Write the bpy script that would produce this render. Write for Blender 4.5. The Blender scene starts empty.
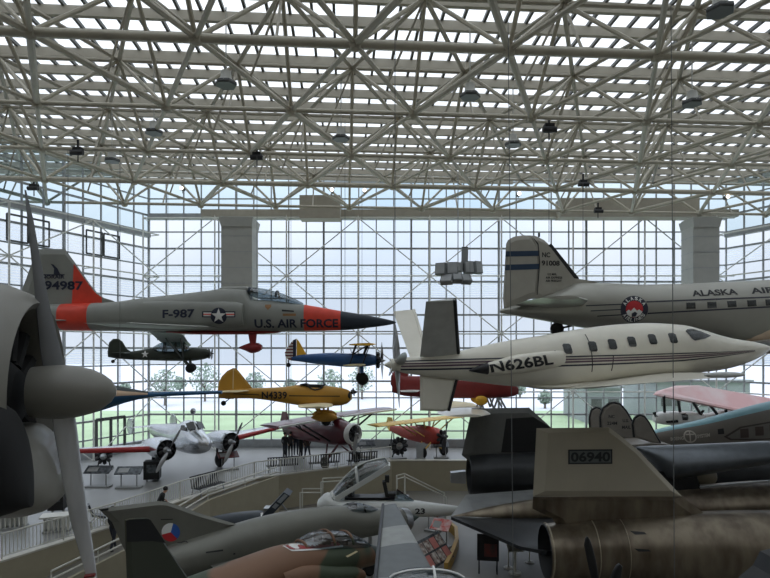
import bpy, bmesh, math, random
from mathutils import Vector, Matrix
random.seed(7)
F = 580.0; H = 7.06; CX = 385.0; HY = 350.0; ZL = -1.8
scene = bpy.context.scene
col = scene.collection
R = math.radians

def P(px, py, d):
    return Vector(((px - CX) * d / F, d, H - (py - HY) * d / F))
def FL(px, py, z=0.0):
    return P(px, py, (H - z) * F / (py - HY))

# ---------------------------------------------------------------- materials
def lin(c):
    out = []
    for v in c[:3]:
        v /= 255.0
        out.append(v / 12.92 if v <= 0.04045 else ((v + 0.055) / 1.055) ** 2.4)
    return (*out, 1.0)
def mat(name, c, rough=0.5, metal=0.0, var=0.12, scale=3.0, c2=None, bump=0.0, stretch=None, coat=0.0, spec=0.5):
    m = bpy.data.materials.new(name); m.use_nodes = True
    nt = m.node_tree; b = nt.nodes['Principled BSDF']
    b.inputs['Roughness'].default_value = rough; b.inputs['Metallic'].default_value = metal
    b.inputs['Coat Weight'].default_value = coat
    b.inputs['Specular IOR Level'].default_value = spec
    a = lin(c)
    z = lin(c2) if c2 else tuple(v * (1 - var) for v in a[:3]) + (1,)
    tc = nt.nodes.new('ShaderNodeTexCoord'); mp = nt.nodes.new('ShaderNodeMapping')
    if stretch: mp.inputs['Scale'].default_value = stretch
    nz = nt.nodes.new('ShaderNodeTexNoise'); nz.inputs['Scale'].default_value = scale; nz.inputs['Detail'].default_value = 4
    rp = nt.nodes.new('ShaderNodeValToRGB')
    rp.color_ramp.elements[0].color = z; rp.color_ramp.elements[1].color = a
    rp.color_ramp.elements[0].position = 0.35; rp.color_ramp.elements[1].position = 0.62
    L = nt.links.new
    L(tc.outputs['Object'], mp.inputs['Vector']); L(mp.outputs['Vector'], nz.inputs['Vector'])
    L(nz.outputs['Fac'], rp.inputs['Fac']); L(rp.outputs['Color'], b.inputs['Base Color'])
    if bump:
        bp = nt.nodes.new('ShaderNodeBump'); bp.inputs['Strength'].default_value = bump; bp.inputs['Distance'].default_value = 0.02
        L(nz.outputs['Fac'], bp.inputs['Height']); L(bp.outputs['Normal'], b.inputs['Normal'])
    return m
def camo(name, cols, scale=0.8, rough=0.6, sharp=0.02):
    m = mat(name, cols[0], rough)
    nt = m.node_tree
    rp = [n for n in nt.nodes if n.type == 'VALTORGB'][0]
    nz = [n for n in nt.nodes if n.type == 'TEX_NOISE'][0]
    nz.inputs['Scale'].default_value = scale; nz.inputs['Detail'].default_value = 1.2
    cr = rp.color_ramp; cr.interpolation = 'LINEAR'
    while len(cr.elements) > 1: cr.elements.remove(cr.elements[-1])
    cr.elements[0].position = 0; cr.elements[0].color = lin(cols[0])
    n = len(cols)
    cuts = [0.38 + 0.24 * (i + 1) / n for i in range(n - 1)]
    for i, cu in enumerate(cuts):
        e = cr.elements.new(cu - sharp); e.color = lin(cols[i])
        e = cr.elements.new(cu + sharp); e.color = lin(cols[i + 1])
    return m
def glassmat(name, tint=(235, 240, 245), refl=0.08, opaque=0.0, band=None):
    m = bpy.data.materials.new(name); m.use_nodes = True
    nt = m.node_tree; nt.nodes.clear(); L = nt.links.new
    out = nt.nodes.new('ShaderNodeOutputMaterial')
    t = nt.nodes.new('ShaderNodeBsdfTransparent'); t.inputs['Color'].default_value = lin(tint)
    g = nt.nodes.new('ShaderNodeBsdfGlossy'); g.inputs['Roughness'].default_value = 0.05
    mx = nt.nodes.new('ShaderNodeMixShader'); mx.inputs['Fac'].default_value = refl
    L(t.outputs[0], mx.inputs[1]); L(g.outputs[0], mx.inputs[2])
    last = mx
    if opaque:
        tr = nt.nodes.new('ShaderNodeBsdfTranslucent'); tr.inputs['Color'].default_value = (0.8, 0.82, 0.84, 1)
        m2 = nt.nodes.new('ShaderNodeMixShader'); m2.inputs['Fac'].default_value = opaque
        L(last.outputs[0], m2.inputs[1]); L(tr.outputs[0], m2.inputs[2]); last = m2
        if band:
            tc = nt.nodes.new('ShaderNodeTexCoord'); sp = nt.nodes.new('ShaderNodeSeparateXYZ')
            L(tc.outputs['Object'], sp.inputs[0])
            mul = nt.nodes.new('ShaderNodeMath'); mul.operation = 'MULTIPLY'; mul.inputs[1].default_value = 2 * math.pi / band
            L(sp.outputs['Z'], mul.inputs[0])
            sn = nt.nodes.new('ShaderNodeMath'); sn.operation = 'SINE'; L(mul.outputs[0], sn.inputs[0])
            mr = nt.nodes.new('ShaderNodeMapRange'); mr.inputs['From Min'].default_value = -0.4; mr.inputs['From Max'].default_value = 0.4
            mr.inputs['To Min'].default_value = 0.05; mr.inputs['To Max'].default_value = opaque
            L(sn.outputs[0], mr.inputs['Value']); L(mr.outputs[0], m2.inputs['Fac'])
    L(last.outputs[0], out.inputs[0])
    return m
def emis(name, c, s):
    m = bpy.data.materials.new(name); m.use_nodes = True
    nt = m.node_tree; b = nt.nodes['Principled BSDF']
    b.inputs['Emission Color'].default_value = lin(c); b.inputs['Emission Strength'].default_value = s
    return m

# ---------------------------------------------------------------- mesh builder
class MB:
    def __init__(s): s.v = []; s.f = []; s.m = []
    def add(s, vs, fs, mi=0):
        b = len(s.v); s.v += [tuple(v) for v in vs]
        for f in fs: s.f.append(tuple(b + i for i in f)); s.m.append(mi)
        return s
    def box(s, c, sz, mi=0, M=None):
        c = Vector(c); h = [x / 2 for x in sz]
        vs = [Vector((x * h[0], y * h[1], z * h[2])) for x in (-1, 1) for y in (-1, 1) for z in (-1, 1)]
        if M is not None: vs = [M @ v for v in vs]
        vs = [v + c for v in vs]
        return s.add(vs, [(0, 1, 3, 2), (4, 6, 7, 5), (0, 4, 5, 1), (2, 3, 7, 6), (0, 2, 6, 4), (1, 5, 7, 3)], mi)
    def tube(s, a, b, r, n=8, r2=None, mi=0, cap=True):
        a = Vector(a); b = Vector(b); d = b - a
        if d.length < 1e-6: return s
        d.normalize()
        u = d.orthogonal().normalized(); w = d.cross(u)
        r2 = r if r2 is None else r2
        vs = []
        for c, rr in ((a, r), (b, r2)):
            for i in range(n):
                t = 2 * math.pi * i / n
                vs.append(c + (u * math.cos(t) + w * math.sin(t)) * rr)
        fs = [(i, (i + 1) % n, n + (i + 1) % n, n + i) for i in range(n)]
        if cap: fs += [tuple(range(n))[::-1], tuple(range(n, 2 * n))]
        return s.add(vs, fs, mi)
    def path(s, pts, r, n=8, mi=0):
        for a, b in zip(pts[:-1], pts[1:]): s.tube(a, b, r, n, mi=mi)
        return s
    def bar(s, a, b, w, h, mi=0):
        a = Vector(a); b = Vector(b); d = (b - a); l = d.length; d.normalize()
        up = Vector((0, 0, 1)) if abs(d.z) < 0.95 else Vector((0, 1, 0))
        sd = d.cross(up).normalized(); u = sd.cross(d)
        vs = [c + sd * (w / 2 * i) + u * (h / 2 * j) for c in (a, b) for i, j in ((-1, -1), (1, -1), (1, 1), (-1, 1))]
        return s.add(vs, [(3, 2, 1, 0), (4, 5, 6, 7), (0, 1, 5, 4), (1, 2, 6, 5), (2, 3, 7, 6), (3, 0, 4, 7)], mi)
    def rings(s, rings, cap0=True, cap1=True, mi=None):
        n = len(rings[0]); b = len(s.v)
        for r in rings: s.v += [tuple(p) for p in r]
        for k in range(len(rings) - 1):
            m = 0 if mi is None else (mi[k] if isinstance(mi, (list, tuple)) else mi)
            for i in range(n):
                s.f.append((b + k * n + i, b + k * n + (i + 1) % n, b + (k + 1) * n + (i + 1) % n, b + (k + 1) * n + i)); s.m.append(m)
        m0 = 0 if mi is None else (mi[0] if isinstance(mi, (list, tuple)) else mi)
        m1 = 0 if mi is None else (mi[-1] if isinstance(mi, (list, tuple)) else mi)
        if cap0: s.f.append(tuple(b + i for i in range(n))[::-1]); s.m.append(m0)
        if cap1: s.f.append(tuple(b + (len(rings) - 1) * n + i for i in range(n))); s.m.append(m1)
        return s
    def lathe(s, prof, o=(0, 0, 0), axis='X', n=24, mi=0, M=None, cap=True):
        o = Vector(o); rg = []
        for a, r in prof:
            ring = []
            for i in range(n):
                t = 2 * math.pi * i / n; c, q = math.cos(t) * r, math.sin(t) * r
                p = {'X': Vector((a, c, q)), 'Y': Vector((c, a, q)), 'Z': Vector((c, q, a))}[axis]
                if M is not None: p = M @ p
                ring.append(p + o)
            rg.append(ring)
        return s.rings(rg, cap and prof[0][1] > 1e-4, cap and prof[-1][1] > 1e-4, mi)
    def ball(s, c, rx, ry=None, rz=None, n=14, mi=0):
        ry = rx if ry is None else ry; rz = rx if rz is None else rz
        c = Vector(c); rg = []
        for k in range(n // 2 + 1):
            a = math.pi * k / (n // 2); q = max(math.sin(a), 0.02)
            rg.append([c + Vector((q * rx * math.cos(2 * math.pi * i / n), q * ry * math.sin(2 * math.pi * i / n), -rz * math.cos(a))) for i in range(n)])
        return s.rings(rg, mi=mi)
    def prism(s, poly, a, b, mi=0, ax='Y'):
        """polygon (x,z) extruded along y from a to b (ax Y); ax Z: (x,y) along z; ax X: (y,z) along x"""
        n = len(poly)
        if ax == 'Y': vs = [(x, a, z) for x, z in poly] + [(x, b, z) for x, z in poly]
        elif ax == 'Z': vs = [(x, y, a) for x, y in poly] + [(x, y, b) for x, y in poly]
        else: vs = [(a, x, y) for x, y in poly] + [(b, x, y) for x, y in poly]
        fs = [tuple(range(n)), tuple(range(n, 2 * n))[::-1]] + [(i, n + i, n + (i + 1) % n, (i + 1) % n) for i in range(n)]
        return s.add(vs, fs, mi)
    def build(s, name, mats, parent=None, smooth=False, label=None, angle=40):
        me = bpy.data.meshes.new(name); me.from_pydata(s.v, [], s.f)
        mats = mats if isinstance(mats, (list, tuple)) else [mats]
        for m in mats: me.materials.append(m)
        for p, mi in zip(me.polygons, s.m): p.material_index = mi
        bm = bmesh.new(); bm.from_mesh(me)
        bmesh.ops.recalc_face_normals(bm, faces=bm.faces)
        bm.to_mesh(me); bm.free()
        if smooth:
            for p in me.polygons: p.use_smooth = True
            try: me.set_sharp_from_angle(angle=R(angle))
            except Exception: pass
        o = bpy.data.objects.new(name, me); col.objects.link(o)
        if parent is not None: o.parent = parent
        if label: o['label'] = label
        return o

def tag(o, label=None, cat=None, group=None, kind=None):
    if label: o['label'] = label
    if cat: o['category'] = cat
    if group: o['group'] = group
    if kind: o['kind'] = kind
    return o
def empty(name, loc, label=None, cat=None, group=None, rz=0.0, kind=None):
    o = bpy.data.objects.new(name, None); col.objects.link(o)
    o.location = loc; o.rotation_euler = (0, 0, rz); o.empty_display_size = 0.2
    return tag(o, label, cat, group, kind)
def dup(root, loc, rz=None, label=None, group=None):
    r = root.copy(); col.objects.link(r); r.location = loc
    if rz is not None: r.rotation_euler = (0, 0, rz)
    if label: r['label'] = label
    if group: r['group'] = group
    for ch in list(root.children):
        c = ch.copy(); col.objects.link(c); c.parent = r
        for g in list(ch.children):
            e = g.copy(); col.objects.link(e); e.parent = c
    return r

# ---------------------------------------------------------------- aircraft tracing frame
def pchip(xs, ys, x):
    n = len(xs)
    if x <= xs[0]: return ys[0]
    if x >= xs[-1]: return ys[-1]
    h = [xs[i + 1] - xs[i] for i in range(n - 1)]
    d = [(ys[i + 1] - ys[i]) / h[i] for i in range(n - 1)]
    m = [d[0]] + [0 if d[i - 1] * d[i] <= 0 else 2 * d[i - 1] * d[i] / (d[i - 1] + d[i]) for i in range(1, n - 1)] + [d[-1]]
    for i in range(n - 1):
        if x <= xs[i + 1]:
            t = (x - xs[i]) / h[i]
            return ((1 + 2 * t) * (1 - t) ** 2 * ys[i] + t * (1 - t) ** 2 * h[i] * m[i] + t * t * (3 - 2 * t) * ys[i + 1] + t * t * (t - 1) * h[i] * m[i + 1])

class Hull:
    """lofted body along local x: half width hw, superellipse exponent e"""
    def __init__(s, st, e=2.2, n=28, m=60):
        s.st = sorted(st); s.e = e; s.n = n; s.m = m
        s.xs = [q[0] for q in s.st]
        s.zt = [q[1] for q in s.st]; s.zb = [q[2] for q in s.st]; s.hw = [q[3] for q in s.st]
    def at(s, x):
        return pchip(s.xs, s.zt, x), pchip(s.xs, s.zb, x), pchip(s.xs, s.hw, x)
    def y(s, x, z):
        t, b, w = s.at(x); c = (t + b) / 2; hh = max((t - b) / 2, 1e-4)
        q = min(abs((z - c) / hh), 1)
        return w * max(1 - q ** s.e, 0) ** (1 / s.e)
    def top(s, x, y):
        t, b, w = s.at(x); c = (t + b) / 2; hh = (t - b) / 2
        q = min(abs(y / max(w, 1e-4)), 1)
        return c + hh * max(1 - q ** s.e, 0) ** (1 / s.e)
    def mb(s, cuts=(), band=None, mbd=None, x0=None, x1=None, cap=True):
        a = s.xs[0] if x0 is None else x0; b = s.xs[-1] if x1 is None else x1
        X = [a + (b - a) * i / s.m for i in range(s.m + 1)]
        X = sorted(set(X + [c for c in cuts if a < c < b]))
        rg = []
        for x in X:
            t, bt, w = s.at(x); c = (t + bt) / 2; hh = (t - bt) / 2; ring = []
            for i in range(s.n):
                q = 2 * math.pi * i / s.n; co, si = math.cos(q), math.sin(q)
                ring.append((x, w * math.copysign(abs(co) ** (2 / s.e), co), c + hh * math.copysign(abs(si) ** (2 / s.e), si)))
            rg.append(ring)
        mi = [band((X[i] + X[i + 1]) / 2) for i in range(len(X) - 1)] if band else 0
        mbd = mbd or MB()
        return mbd.rings(rg, cap, cap, mi)

def airfoil(n=10, t=0.12):
    up = []; lo = []
    for i in range(n + 1):
        x = 0.5 * (1 - math.cos(math.pi * i / n))
        y = 5 * t * (0.2969 * math.sqrt(x) - 0.126 * x - 0.3516 * x * x + 0.2843 * x ** 3 - 0.1036 * x ** 4)
        up.append((x, y)); lo.append((x, -y * 0.7))
    return up + lo[::-1][1:-1]
def wing_mb(secs, t=0.12, mbd=None, mi=0, vertical=False):
    """secs: (xLE, xTE, y, z) ; airfoil sections joined in order"""
    af = airfoil(t=t); rg = []
    for (le, te, y, z) in secs:
        c = te - le
        if vertical: rg.append([(le + c * a, y + abs(c) * b, z) for a, b in af])
        else: rg.append([(le + c * a, y, z + abs(c) * b) for a, b in af])
    return (mbd or MB()).rings(rg, True, True, mi)

def text2d(s):
    cu = bpy.data.curves.new('tmp', 'FONT'); cu.body = s; cu.size = 1; cu.offset = 0.03; cu.resolution_u = 3
    o = bpy.data.objects.new('tmp', cu); col.objects.link(o)
    dg = bpy.context.evaluated_depsgraph_get(); dg.update()
    me = bpy.data.meshes.new_from_object(o.evaluated_get(dg), depsgraph=dg)
    bpy.data.objects.remove(o); bpy.data.curves.remove(cu)
    bm = bmesh.new(); bm.from_mesh(me); bpy.data.meshes.remove(me)
    xs = [v.co.x for v in bm.verts]; ys = [v.co.y for v in bm.verts]
    x0, x1, y0, y1 = min(xs), max(xs), min(ys), max(ys)
    for v in bm.verts:
        v.co.x = (v.co.x - x0) / (x1 - x0); v.co.y = (v.co.y - y0) / (y1 - y0); v.co.z = 0
    return bm
def gridcut(bm, dx, dy):
    xs = [v.co.x for v in bm.verts]; ys = [v.co.y for v in bm.verts]
    x0, x1, y0, y1 = min(xs), max(xs), min(ys), max(ys)
    def cut(co, no):
        bmesh.ops.bisect_plane(bm, geom=bm.verts[:] + bm.edges[:] + bm.faces[:], plane_co=co, plane_no=no, dist=1e-6)
    k = x0 + dx
    while k < x1 - 1e-5: cut((k, 0, 0), (1, 0, 0)); k += dx
    k = y0 + dy
    while k < y1 - 1e-5: cut((0, k, 0), (0, 1, 0)); k += dy

class Craft:
    def __init__(s, name, label, cat, px, py, d, yaw=0.0, group=None):
        s.O = P(px, py, d); s.ex = Vector((math.cos(R(yaw)), math.sin(R(yaw)), 0)); s.ey = Vector((-s.ex.y, s.ex.x, 0))
        s.root = empty(name, s.O, label, cat, group, R(yaw))
    def L(s, px, py, off=0.0):
        r = Vector(((px - CX) / F, 1, -(py - HY) / F)); C = Vector((0, 0, H))
        t = (off - (C - s.O).dot(s.ey)) / r.dot(s.ey)
        q = C + r * t - s.O
        return Vector((q.dot(s.ex), off, q.z))
    def xz(s, px, py, off=0.0):
        q = s.L(px, py, off); return q.x, q.z
    def hull(s, st, e=2.2, n=28, m=60):
        o = []
        for q in st:
            a = s.L(q[0], q[1]); b = s.L(q[0], q[2]); o.append((a.x, a.z, b.z, q[3]))
        return Hull(o, e, n, m)
    def fin(s, pts, t, mats, name='fin', off=0.0, label=None):
        """near flat vertical surface traced in side view, tapered edges"""
        p = [s.xz(a, b, off) for a, b in pts]
        cx = sum(q[0] for q in p) / len(p); cz = sum(q[1] for q in p) / len(p)
        inn = [(x + (cx - x) * 0.16, z + (cz - z) * 0.16) for x, z in p]
        n = len(p); m = MB()
        vs = [(x, off, z) for x, z in p] + [(x, off - t / 2, z) for x, z in inn] + [(x, off + t / 2, z) for x, z in inn]
        fs = [(i, (i + 1) % n, n + (i + 1) % n, n + i) for i in range(n)] + [(i, 2 * n + i, 2 * n + (i + 1) % n, (i + 1) % n) for i in range(n)]
        fs += [tuple(range(n, 2 * n)), tuple(range(2 * n, 3 * n))[::-1]]
        m.add(vs, fs)
        return m.build(name, mats, s.root, label=label)
    # decals -------------------------------------------------------------
    def _surf(s, bm, fn, off, eps, surf):
        out = []
        for v in bm.verts:
            x, z = fn(v.co.x, v.co.y, off)
            y = surf(x, z)
            out.append((x, y - eps, z))
        return out
    def decal_bm(s, mbd, bm, fn, surf, off=0.0, eps=0.012, mi=0, dx=0.12, dy=0.12):
        gridcut(bm, dx, dy)
        bm.verts.index_update()
        mbd.add(s._surf(bm, fn, off, eps, surf), [[v.index for v in f.verts] for f in bm.faces], mi)
        bm.free()
    def text(s, mbd, body, p0, p1, h, surf, off=0.0, mi=0, eps=0.012, slant=0.0):
        bm = text2d(body)
        fn = lambda u, v, o: s.xz(p0[0] + u * (p1[0] - p0[0]) + v * slant, p0[1] + u * (p1[1] - p0[1]) - v * h, o)
        s.decal_bm(mbd, bm, fn, surf, off, eps, mi, 0.1, 0.25)
    def poly(s, mbd, pts, surf, off=0.0, mi=0, eps=0.01, step=6.0):
        bm = bmesh.new(); vs = [bm.verts.new((a, b, 0)) for a, b in pts]; f = bm.faces.new(vs)
        bmesh.ops.triangulate(bm, faces=[f])
        s.decal_bm(mbd, bm, lambda u, v, o: s.xz(u, v, o), surf, off, eps, mi, step, step / 2)
    def disc(s, mbd, c, r, surf, off=0.0, mi=0, eps=0.01, n=24, a0=0, a1=360, r0=0.0, squash=1.0):
        pts = []
        k = max(3, int(n * abs(a1 - a0) / 360))
        full = abs(a1 - a0) >= 360
        rng = range(k if full else k + 1)
        ou = [(c[0] + r * math.cos(R(a0 + (a1 - a0) * i / k)), c[1] - r * squash * math.sin(R(a0 + (a1 - a0) * i / k))) for i in rng]
        if r0 <= 0:
            pts = ou + ([] if full else [c])
            s.poly(mbd, pts, surf, off, mi, eps, max(r * 0.7, 1.5)); return
        inr = [(c[0] + r0 * math.cos(R(a0 + (a1 - a0) * i / k)), c[1] - r0 * squash * math.sin(R(a0 + (a1 - a0) * i / k))) for i in rng]
        m = len(ou)
        for i in range(m if full else m - 1):
            j = (i + 1) % m
            s.poly(mbd, [ou[i], ou[j], inr[j], inr[i]], surf, off, mi, eps, 8)
    def star(s, mbd, c, r, surf, off=0.0, mi=0, eps=0.016):
        pts = []
        for i in range(10):
            q = R(90 + 36 * i); rr = r if i % 2 == 0 else r * 0.4
            pts.append((c[0] + rr * math.cos(q), c[1] - rr * math.sin(q)))
        s.poly(mbd, pts, surf, off, mi, eps, 8)
def near(h):
    return lambda x, z: -h.y(x, z)
def flat(y):
    return lambda x, z: y
# ================================================================= MATERIALS
M = {}
M['steel'] = mat('cream painted steel', (178, 172, 156), 0.55, var=0.06)
M['steel2'] = mat('weathered cream steel', (166, 160, 146), 0.6, var=0.08)
M['mull'] = mat('dark roof mullion', (84, 86, 84), 0.6)
M['frame'] = mat('grey aluminium mullion', (160, 163, 165), 0.5, 0.0)
M['duct'] = mat('duct cladding', (172, 172, 166), 0.6, var=0.05)
M['wallp'] = mat('beige plaster', (150, 144, 132), 0.8, var=0.05)
M['tan'] = mat('tan parapet', (160, 152, 130), 0.75, var=0.05)
M['cap'] = mat('pale parapet cap', (200, 196, 184), 0.6)
M['floor'] = mat('pale polished concrete', (138, 138, 136), 0.35, var=0.08, scale=0.4)
M['floor2'] = mat('lower hall concrete', (118, 115, 108), 0.45, var=0.1, scale=0.5)
M['white'] = mat('white paint', (225, 225, 220), 0.4, var=0.04)
M['black'] = mat('black paint', (16, 16, 18), 0.5)
M['rubber'] = mat('black rubber', (22, 22, 22), 0.8)
M['chrome'] = mat('polished metal', (210, 212, 214), 0.22, 1.0, var=0.1)
M['alu'] = mat('brushed aluminium', (170, 172, 174), 0.38, 0.9, var=0.12)
M['darkmetal'] = mat('dark metal', (60, 60, 62), 0.45, 0.6)
M['canopyglass'] = glassmat('canopy glass', (170, 180, 185), 0.18)
M['clear'] = glassmat('clear pane', (238, 243, 248), 0.04)
M['frit'] = glassmat('striped pane', (226, 234, 244), 0.05, 0.5, 0.16)
M['blue'] = glassmat('clerestory pane', (206, 222, 230), 0.05)

def skymat():
    m = bpy.data.materials.new('translucent skylight'); m.use_nodes = True
    nt = m.node_tree; nt.nodes.clear(); L = nt.links.new
    out = nt.nodes.new('ShaderNodeOutputMaterial')
    t = nt.nodes.new('ShaderNodeBsdfTransparent'); t.inputs[0].default_value = (0.5, 0.51, 0.5, 1)
    tr = nt.nodes.new('ShaderNodeBsdfTranslucent'); tr.inputs[0].default_value = (0.74, 0.75, 0.74, 1)
    mx = nt.nodes.new('ShaderNodeMixShader'); mx.inputs[0].default_value = 0.6
    L(t.outputs[0], mx.inputs[1]); L(tr.outputs[0], mx.inputs[2]); L(mx.outputs[0], out.inputs[0])
    return m
M['skylight'] = skymat()

# ================================================================= SETTING
def struct(o): o['kind'] = 'structure'; return o
BY = 42.0; XL = -17.1; XR = 24.7; ZT = 16.6; ZR = 19.5
LD = Vector((-0.44, -0.898, 0)); RD = Vector((0.44, -0.898, 0))
EDGE = [(-17.5, 10), (-12.7, 19.2), (-10.75, 23.1), (-9.5, 26.9), (-7.1, 31.5), (0.4, 36.6), (5.2, 36.6), (14, 37.2), (32, 38)]
lw0 = Vector((XL, BY, 0)) ; lw1 = lw0 + LD * 21
rw0 = Vector((XR, BY, 0)) ; rw1 = rw0 + RD * 21
# floors
up = [(x, y) for x, y in EDGE] + [(XR + 3, BY), (XR, BY), (XL, BY), (lw1.x, lw1.y), (-27, 10)]
b = MB(); b.prism([(x, y) for x, y in up], -0.3, 0.0, ax='Z'); struct(b.build('floor', M['floor']))
b = MB(); b.box((2, 14, ZL - 0.1), (64, 62, 0.2)); struct(b.build('floor_lower', M['floor2']))
# parapet face below the upper floor
b = MB()
for (x0, y0), (x1, y1) in zip(EDGE[:-1], EDGE[1:]):
    d = Vector((x1 - x0, y1 - y0, 0)).normalized(); nrm = Vector((d.y, -d.x, 0)) * 0.12
    q = [Vector((x0, y0, ZL)), Vector((x1, y1, ZL)), Vector((x1, y1, 0.08)), Vector((x0, y0, 0.08))]
    b.add(q + [v + nrm for v in q], [(0, 1, 2, 3), (7, 6, 5, 4), (0, 4, 5, 1), (3, 2, 6, 7), (0, 3, 7, 4), (1, 5, 6, 2)])
struct(b.build('wall_parapet', M['tan']))
b = MB()
for (x0, y0), (x1, y1) in zip(EDGE[:-1], EDGE[1:]): b.bar((x0, y0, 0.1), (x1, y1, 0.1), 0.3, 0.06)
struct(b.build('trim_1', M['cap']))
# unseen opaque walls added behind and beside the camera to control the light
b = MB(); b.box((2, -9, 8), (62, 0.3, 24)); struct(b.build('wall_rear_unseen', M['wallp']))
b = MB(); b.box((-28, 6, 8), (0.3, 30, 24)); struct(b.build('wall_left_unseen', M['wallp']))
b = MB(); b.box((34.5, 6, 8), (0.3, 30, 24)); struct(b.build('wall_right_unseen', M['wallp']))

def curtain(name, A, B, rows_frit, z1=ZT, zc=ZR):
    root = struct(empty(name, A)); d = (B - A); ln = d.length; d.normalize(); nr = Vector((d.y, -d.x, 0))
    if nr.dot(Vector((0, 10, 0)) - A) < 0: nr = -nr
    def at(s, z, o=0.0): return d * s + Vector((0, 0, z)) + nr * o
    n = int(ln / 1.25); st = ln / n
    fr = MB(); th = MB()
    for i in range(0 if name == 'window_1' else 1, n + 1):
        big = i % 5 == 0
        (th if big else fr).bar(at(i * st, 0), at(i * st, zc), 0.14 if big else 0.08, 0.16 if big else 0.12)
    k = 0
    while 1.2 * k < zc:
        z = 1.2 * k; fr.bar(at(0, max(z, 0.05)), at(ln, max(z, 0.05)), 0.1, 0.085 if k % 2 else 0.13); k += 1
    th.bar(at(0, z1 + 0.1), at(ln, z1 + 0.1), 0.4, 0.42)
    th.bar(at(0, 0.35, -0.1), at(ln, 0.35, -0.1), 0.3, 0.5)
    fr.build('mullions', M['frame'], root); th.build('posts_and_header', M['frame'], root)
    br = MB(); s = 0.0; step = st * 5 / 1.25 * 1.0
    step = st * 4; nb = int(ln / step)
    for i in range(nb):
        for j in range(4):
            a, c = i * step, (i + 1) * step; z0, zt = j * 4.1, min((j + 1) * 4.1, z1)
            if (i + j) % 2: br.tube(at(a, z0, 1.0), at(c, zt, 1.0), 0.04, 6)
            else: br.tube(at(a, zt, 1.0), at(c, z0, 1.0), 0.04, 6)
            br.tube(at(a, zt, 1.0), at(a, zt, 0.05), 0.04, 5)
    for i in range(0 if name == 'window_1' else 1, nb + 1): br.tube(at(i * step, 0, 1.0), at(i * step, z1, 1.0), 0.06, 6)
    for j in range(1, 5): br.tube(at(0, min(j * 4.1, z1), 1.0), at(ln, min(j * 4.1, z1), 1.0), 0.05, 6)
    br.build('wind_brace', M['white'], root)
    cl = MB(); ft = MB(); bl = MB()
    k = 0
    while 1.2 * k < z1:
        za, zb = 1.2 * k, min(1.2 * (k + 1), z1)
        (ft if k in rows_frit else cl).add([at(0, za), at(ln, za), at(ln, zb), at(0, zb)], [(0, 1, 2, 3)]); k += 1
    bl.add([at(0, z1), at(ln, z1), at(ln, zc), at(0, zc)], [(0, 1, 2, 3)])
    cl.build('clear_pane', M['clear'], root)
    if rows_frit: ft.build('striped_pane', M['frit'], root)
    bl.build('clerestory_pane', M['blue'], root)
    return at, root
curtain('window_1', Vector((XL, BY, 0)), Vector((XR, BY, 0)), (9, 10))
latt, lroot = curtain('window_2', lw0, lw1, (5, 7, 9, 11), 15.3)
curtain('window_3', rw0, rw1, (5, 7, 9, 11), 15.3)
# dark opening vents high on the side glazing
b = MB()
for s0 in (2.6, 3.9, 7.6, 8.9):
    for (a, c, z0, z1) in ((s0, s0 + 1.2, 13.3, 13.3), (s0, s0 + 1.2, 14.8, 14.8)):
        b.bar(latt(a, z0, .12), latt(c, z1, .12), 0.1, 0.1)
    for a in (s0, s0 + 1.2): b.bar(latt(a, 13.3, .12), latt(a, 14.8, .12), 0.07, 0.08)
b.build('vent_frame', M['mull'], lroot)
# glass doors in the angled side glazing
dr = struct(empty('door_1', lw0 + LD * 2.2)); b = MB(); g = MB()
rel = lambda s, z, o: latt(s, z, o) - LD * 2.2
for a in (2.2, 3.3, 4.4): b.bar(rel(a, 0, .15), rel(a, 2.5, .15), 0.16, 0.12)
b.bar(rel(2.2, 2.5, .15), rel(4.4, 2.5, .15), 0.14, 0.14)
b.build('door_frame', M['mull'], dr)

# roof ------------------------------------------------------------------
A4 = R(4.0); cu, su = math.cos(A4), math.sin(A4)
def rp(u, v, z): return Vector((u * cu - (v - 17.5) * su, 17.5 + u * su + (v - 17.5) * cu, z))
ZB = H + 9.2; ZTOP = ZB + 2.5; ZP = ZB + 3.0
root = struct(empty('ceiling', (0, 0, 0)))
def clipseg(a, c, ymax=41.7):
    a = Vector(a); c = Vector(c)
    if a.y > ymax and c.y > ymax: return None
    if a.y > ymax: a, c = c, a
    if c.y > ymax: c = a + (c - a) * ((ymax - a.y) / (c.y - a.y))
    return a, c
U0, U1 = -28, 33
pur = MB(); k = 0
v = -7.0
while v < 45:
    s = clipseg(rp(U0, v, ZP - 0.1), rp(U1, v, ZP - 0.1))
    if s: pur.bar(s[0], s[1], 0.18, 0.36)
    v += 1.5
pur.build('purlins', M['steel2'], root)
mu = MB(); u = U0
while u < U1:
    s = clipseg(rp(u, -8, ZP + 0.12), rp(u, 46, ZP + 0.12)); mu.bar(s[0], s[1], 0.1, 0.14); u += 0.8
mu.build('glazing_bars', M['mull'], root)
sk = MB()
vv = -8.0
cs = [rp(U0, -8, ZP + 0.2), rp(U1, -8, ZP + 0.2), Vector((U1, 42, ZP + 0.2)), Vector((U0 - 2, 42, ZP + 0.2))]
sk.add(cs, [(0, 1, 2, 3)]); sk.build('skylight_pane', M['skylight'], root)
bn = {}
SP = 4.7
for j in range(-4, 5):
    for i in range(-7, 8):
        bn[i, j] = rp(3.8 + SP * i + (SP / 2 if j % 2 else 0), 17.5 + 5 * j, ZB)
def nb_(i, j):
    o = 0 if j % 2 == 0 else 1
    return [(i + 1, j), (i + o - 1, j + 1), (i + o, j + 1)]
tn = {}
for (i, j), p in bn.items():
    tn[i, j] = p + Vector((SP / 2 * cu - 1.667 * su, SP / 2 * su + 1.667 * cu, ZTOP - ZB))
chord = MB(); diag = MB(); top = MB(); web = MB(); knot = MB(); sag = MB()
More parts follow.
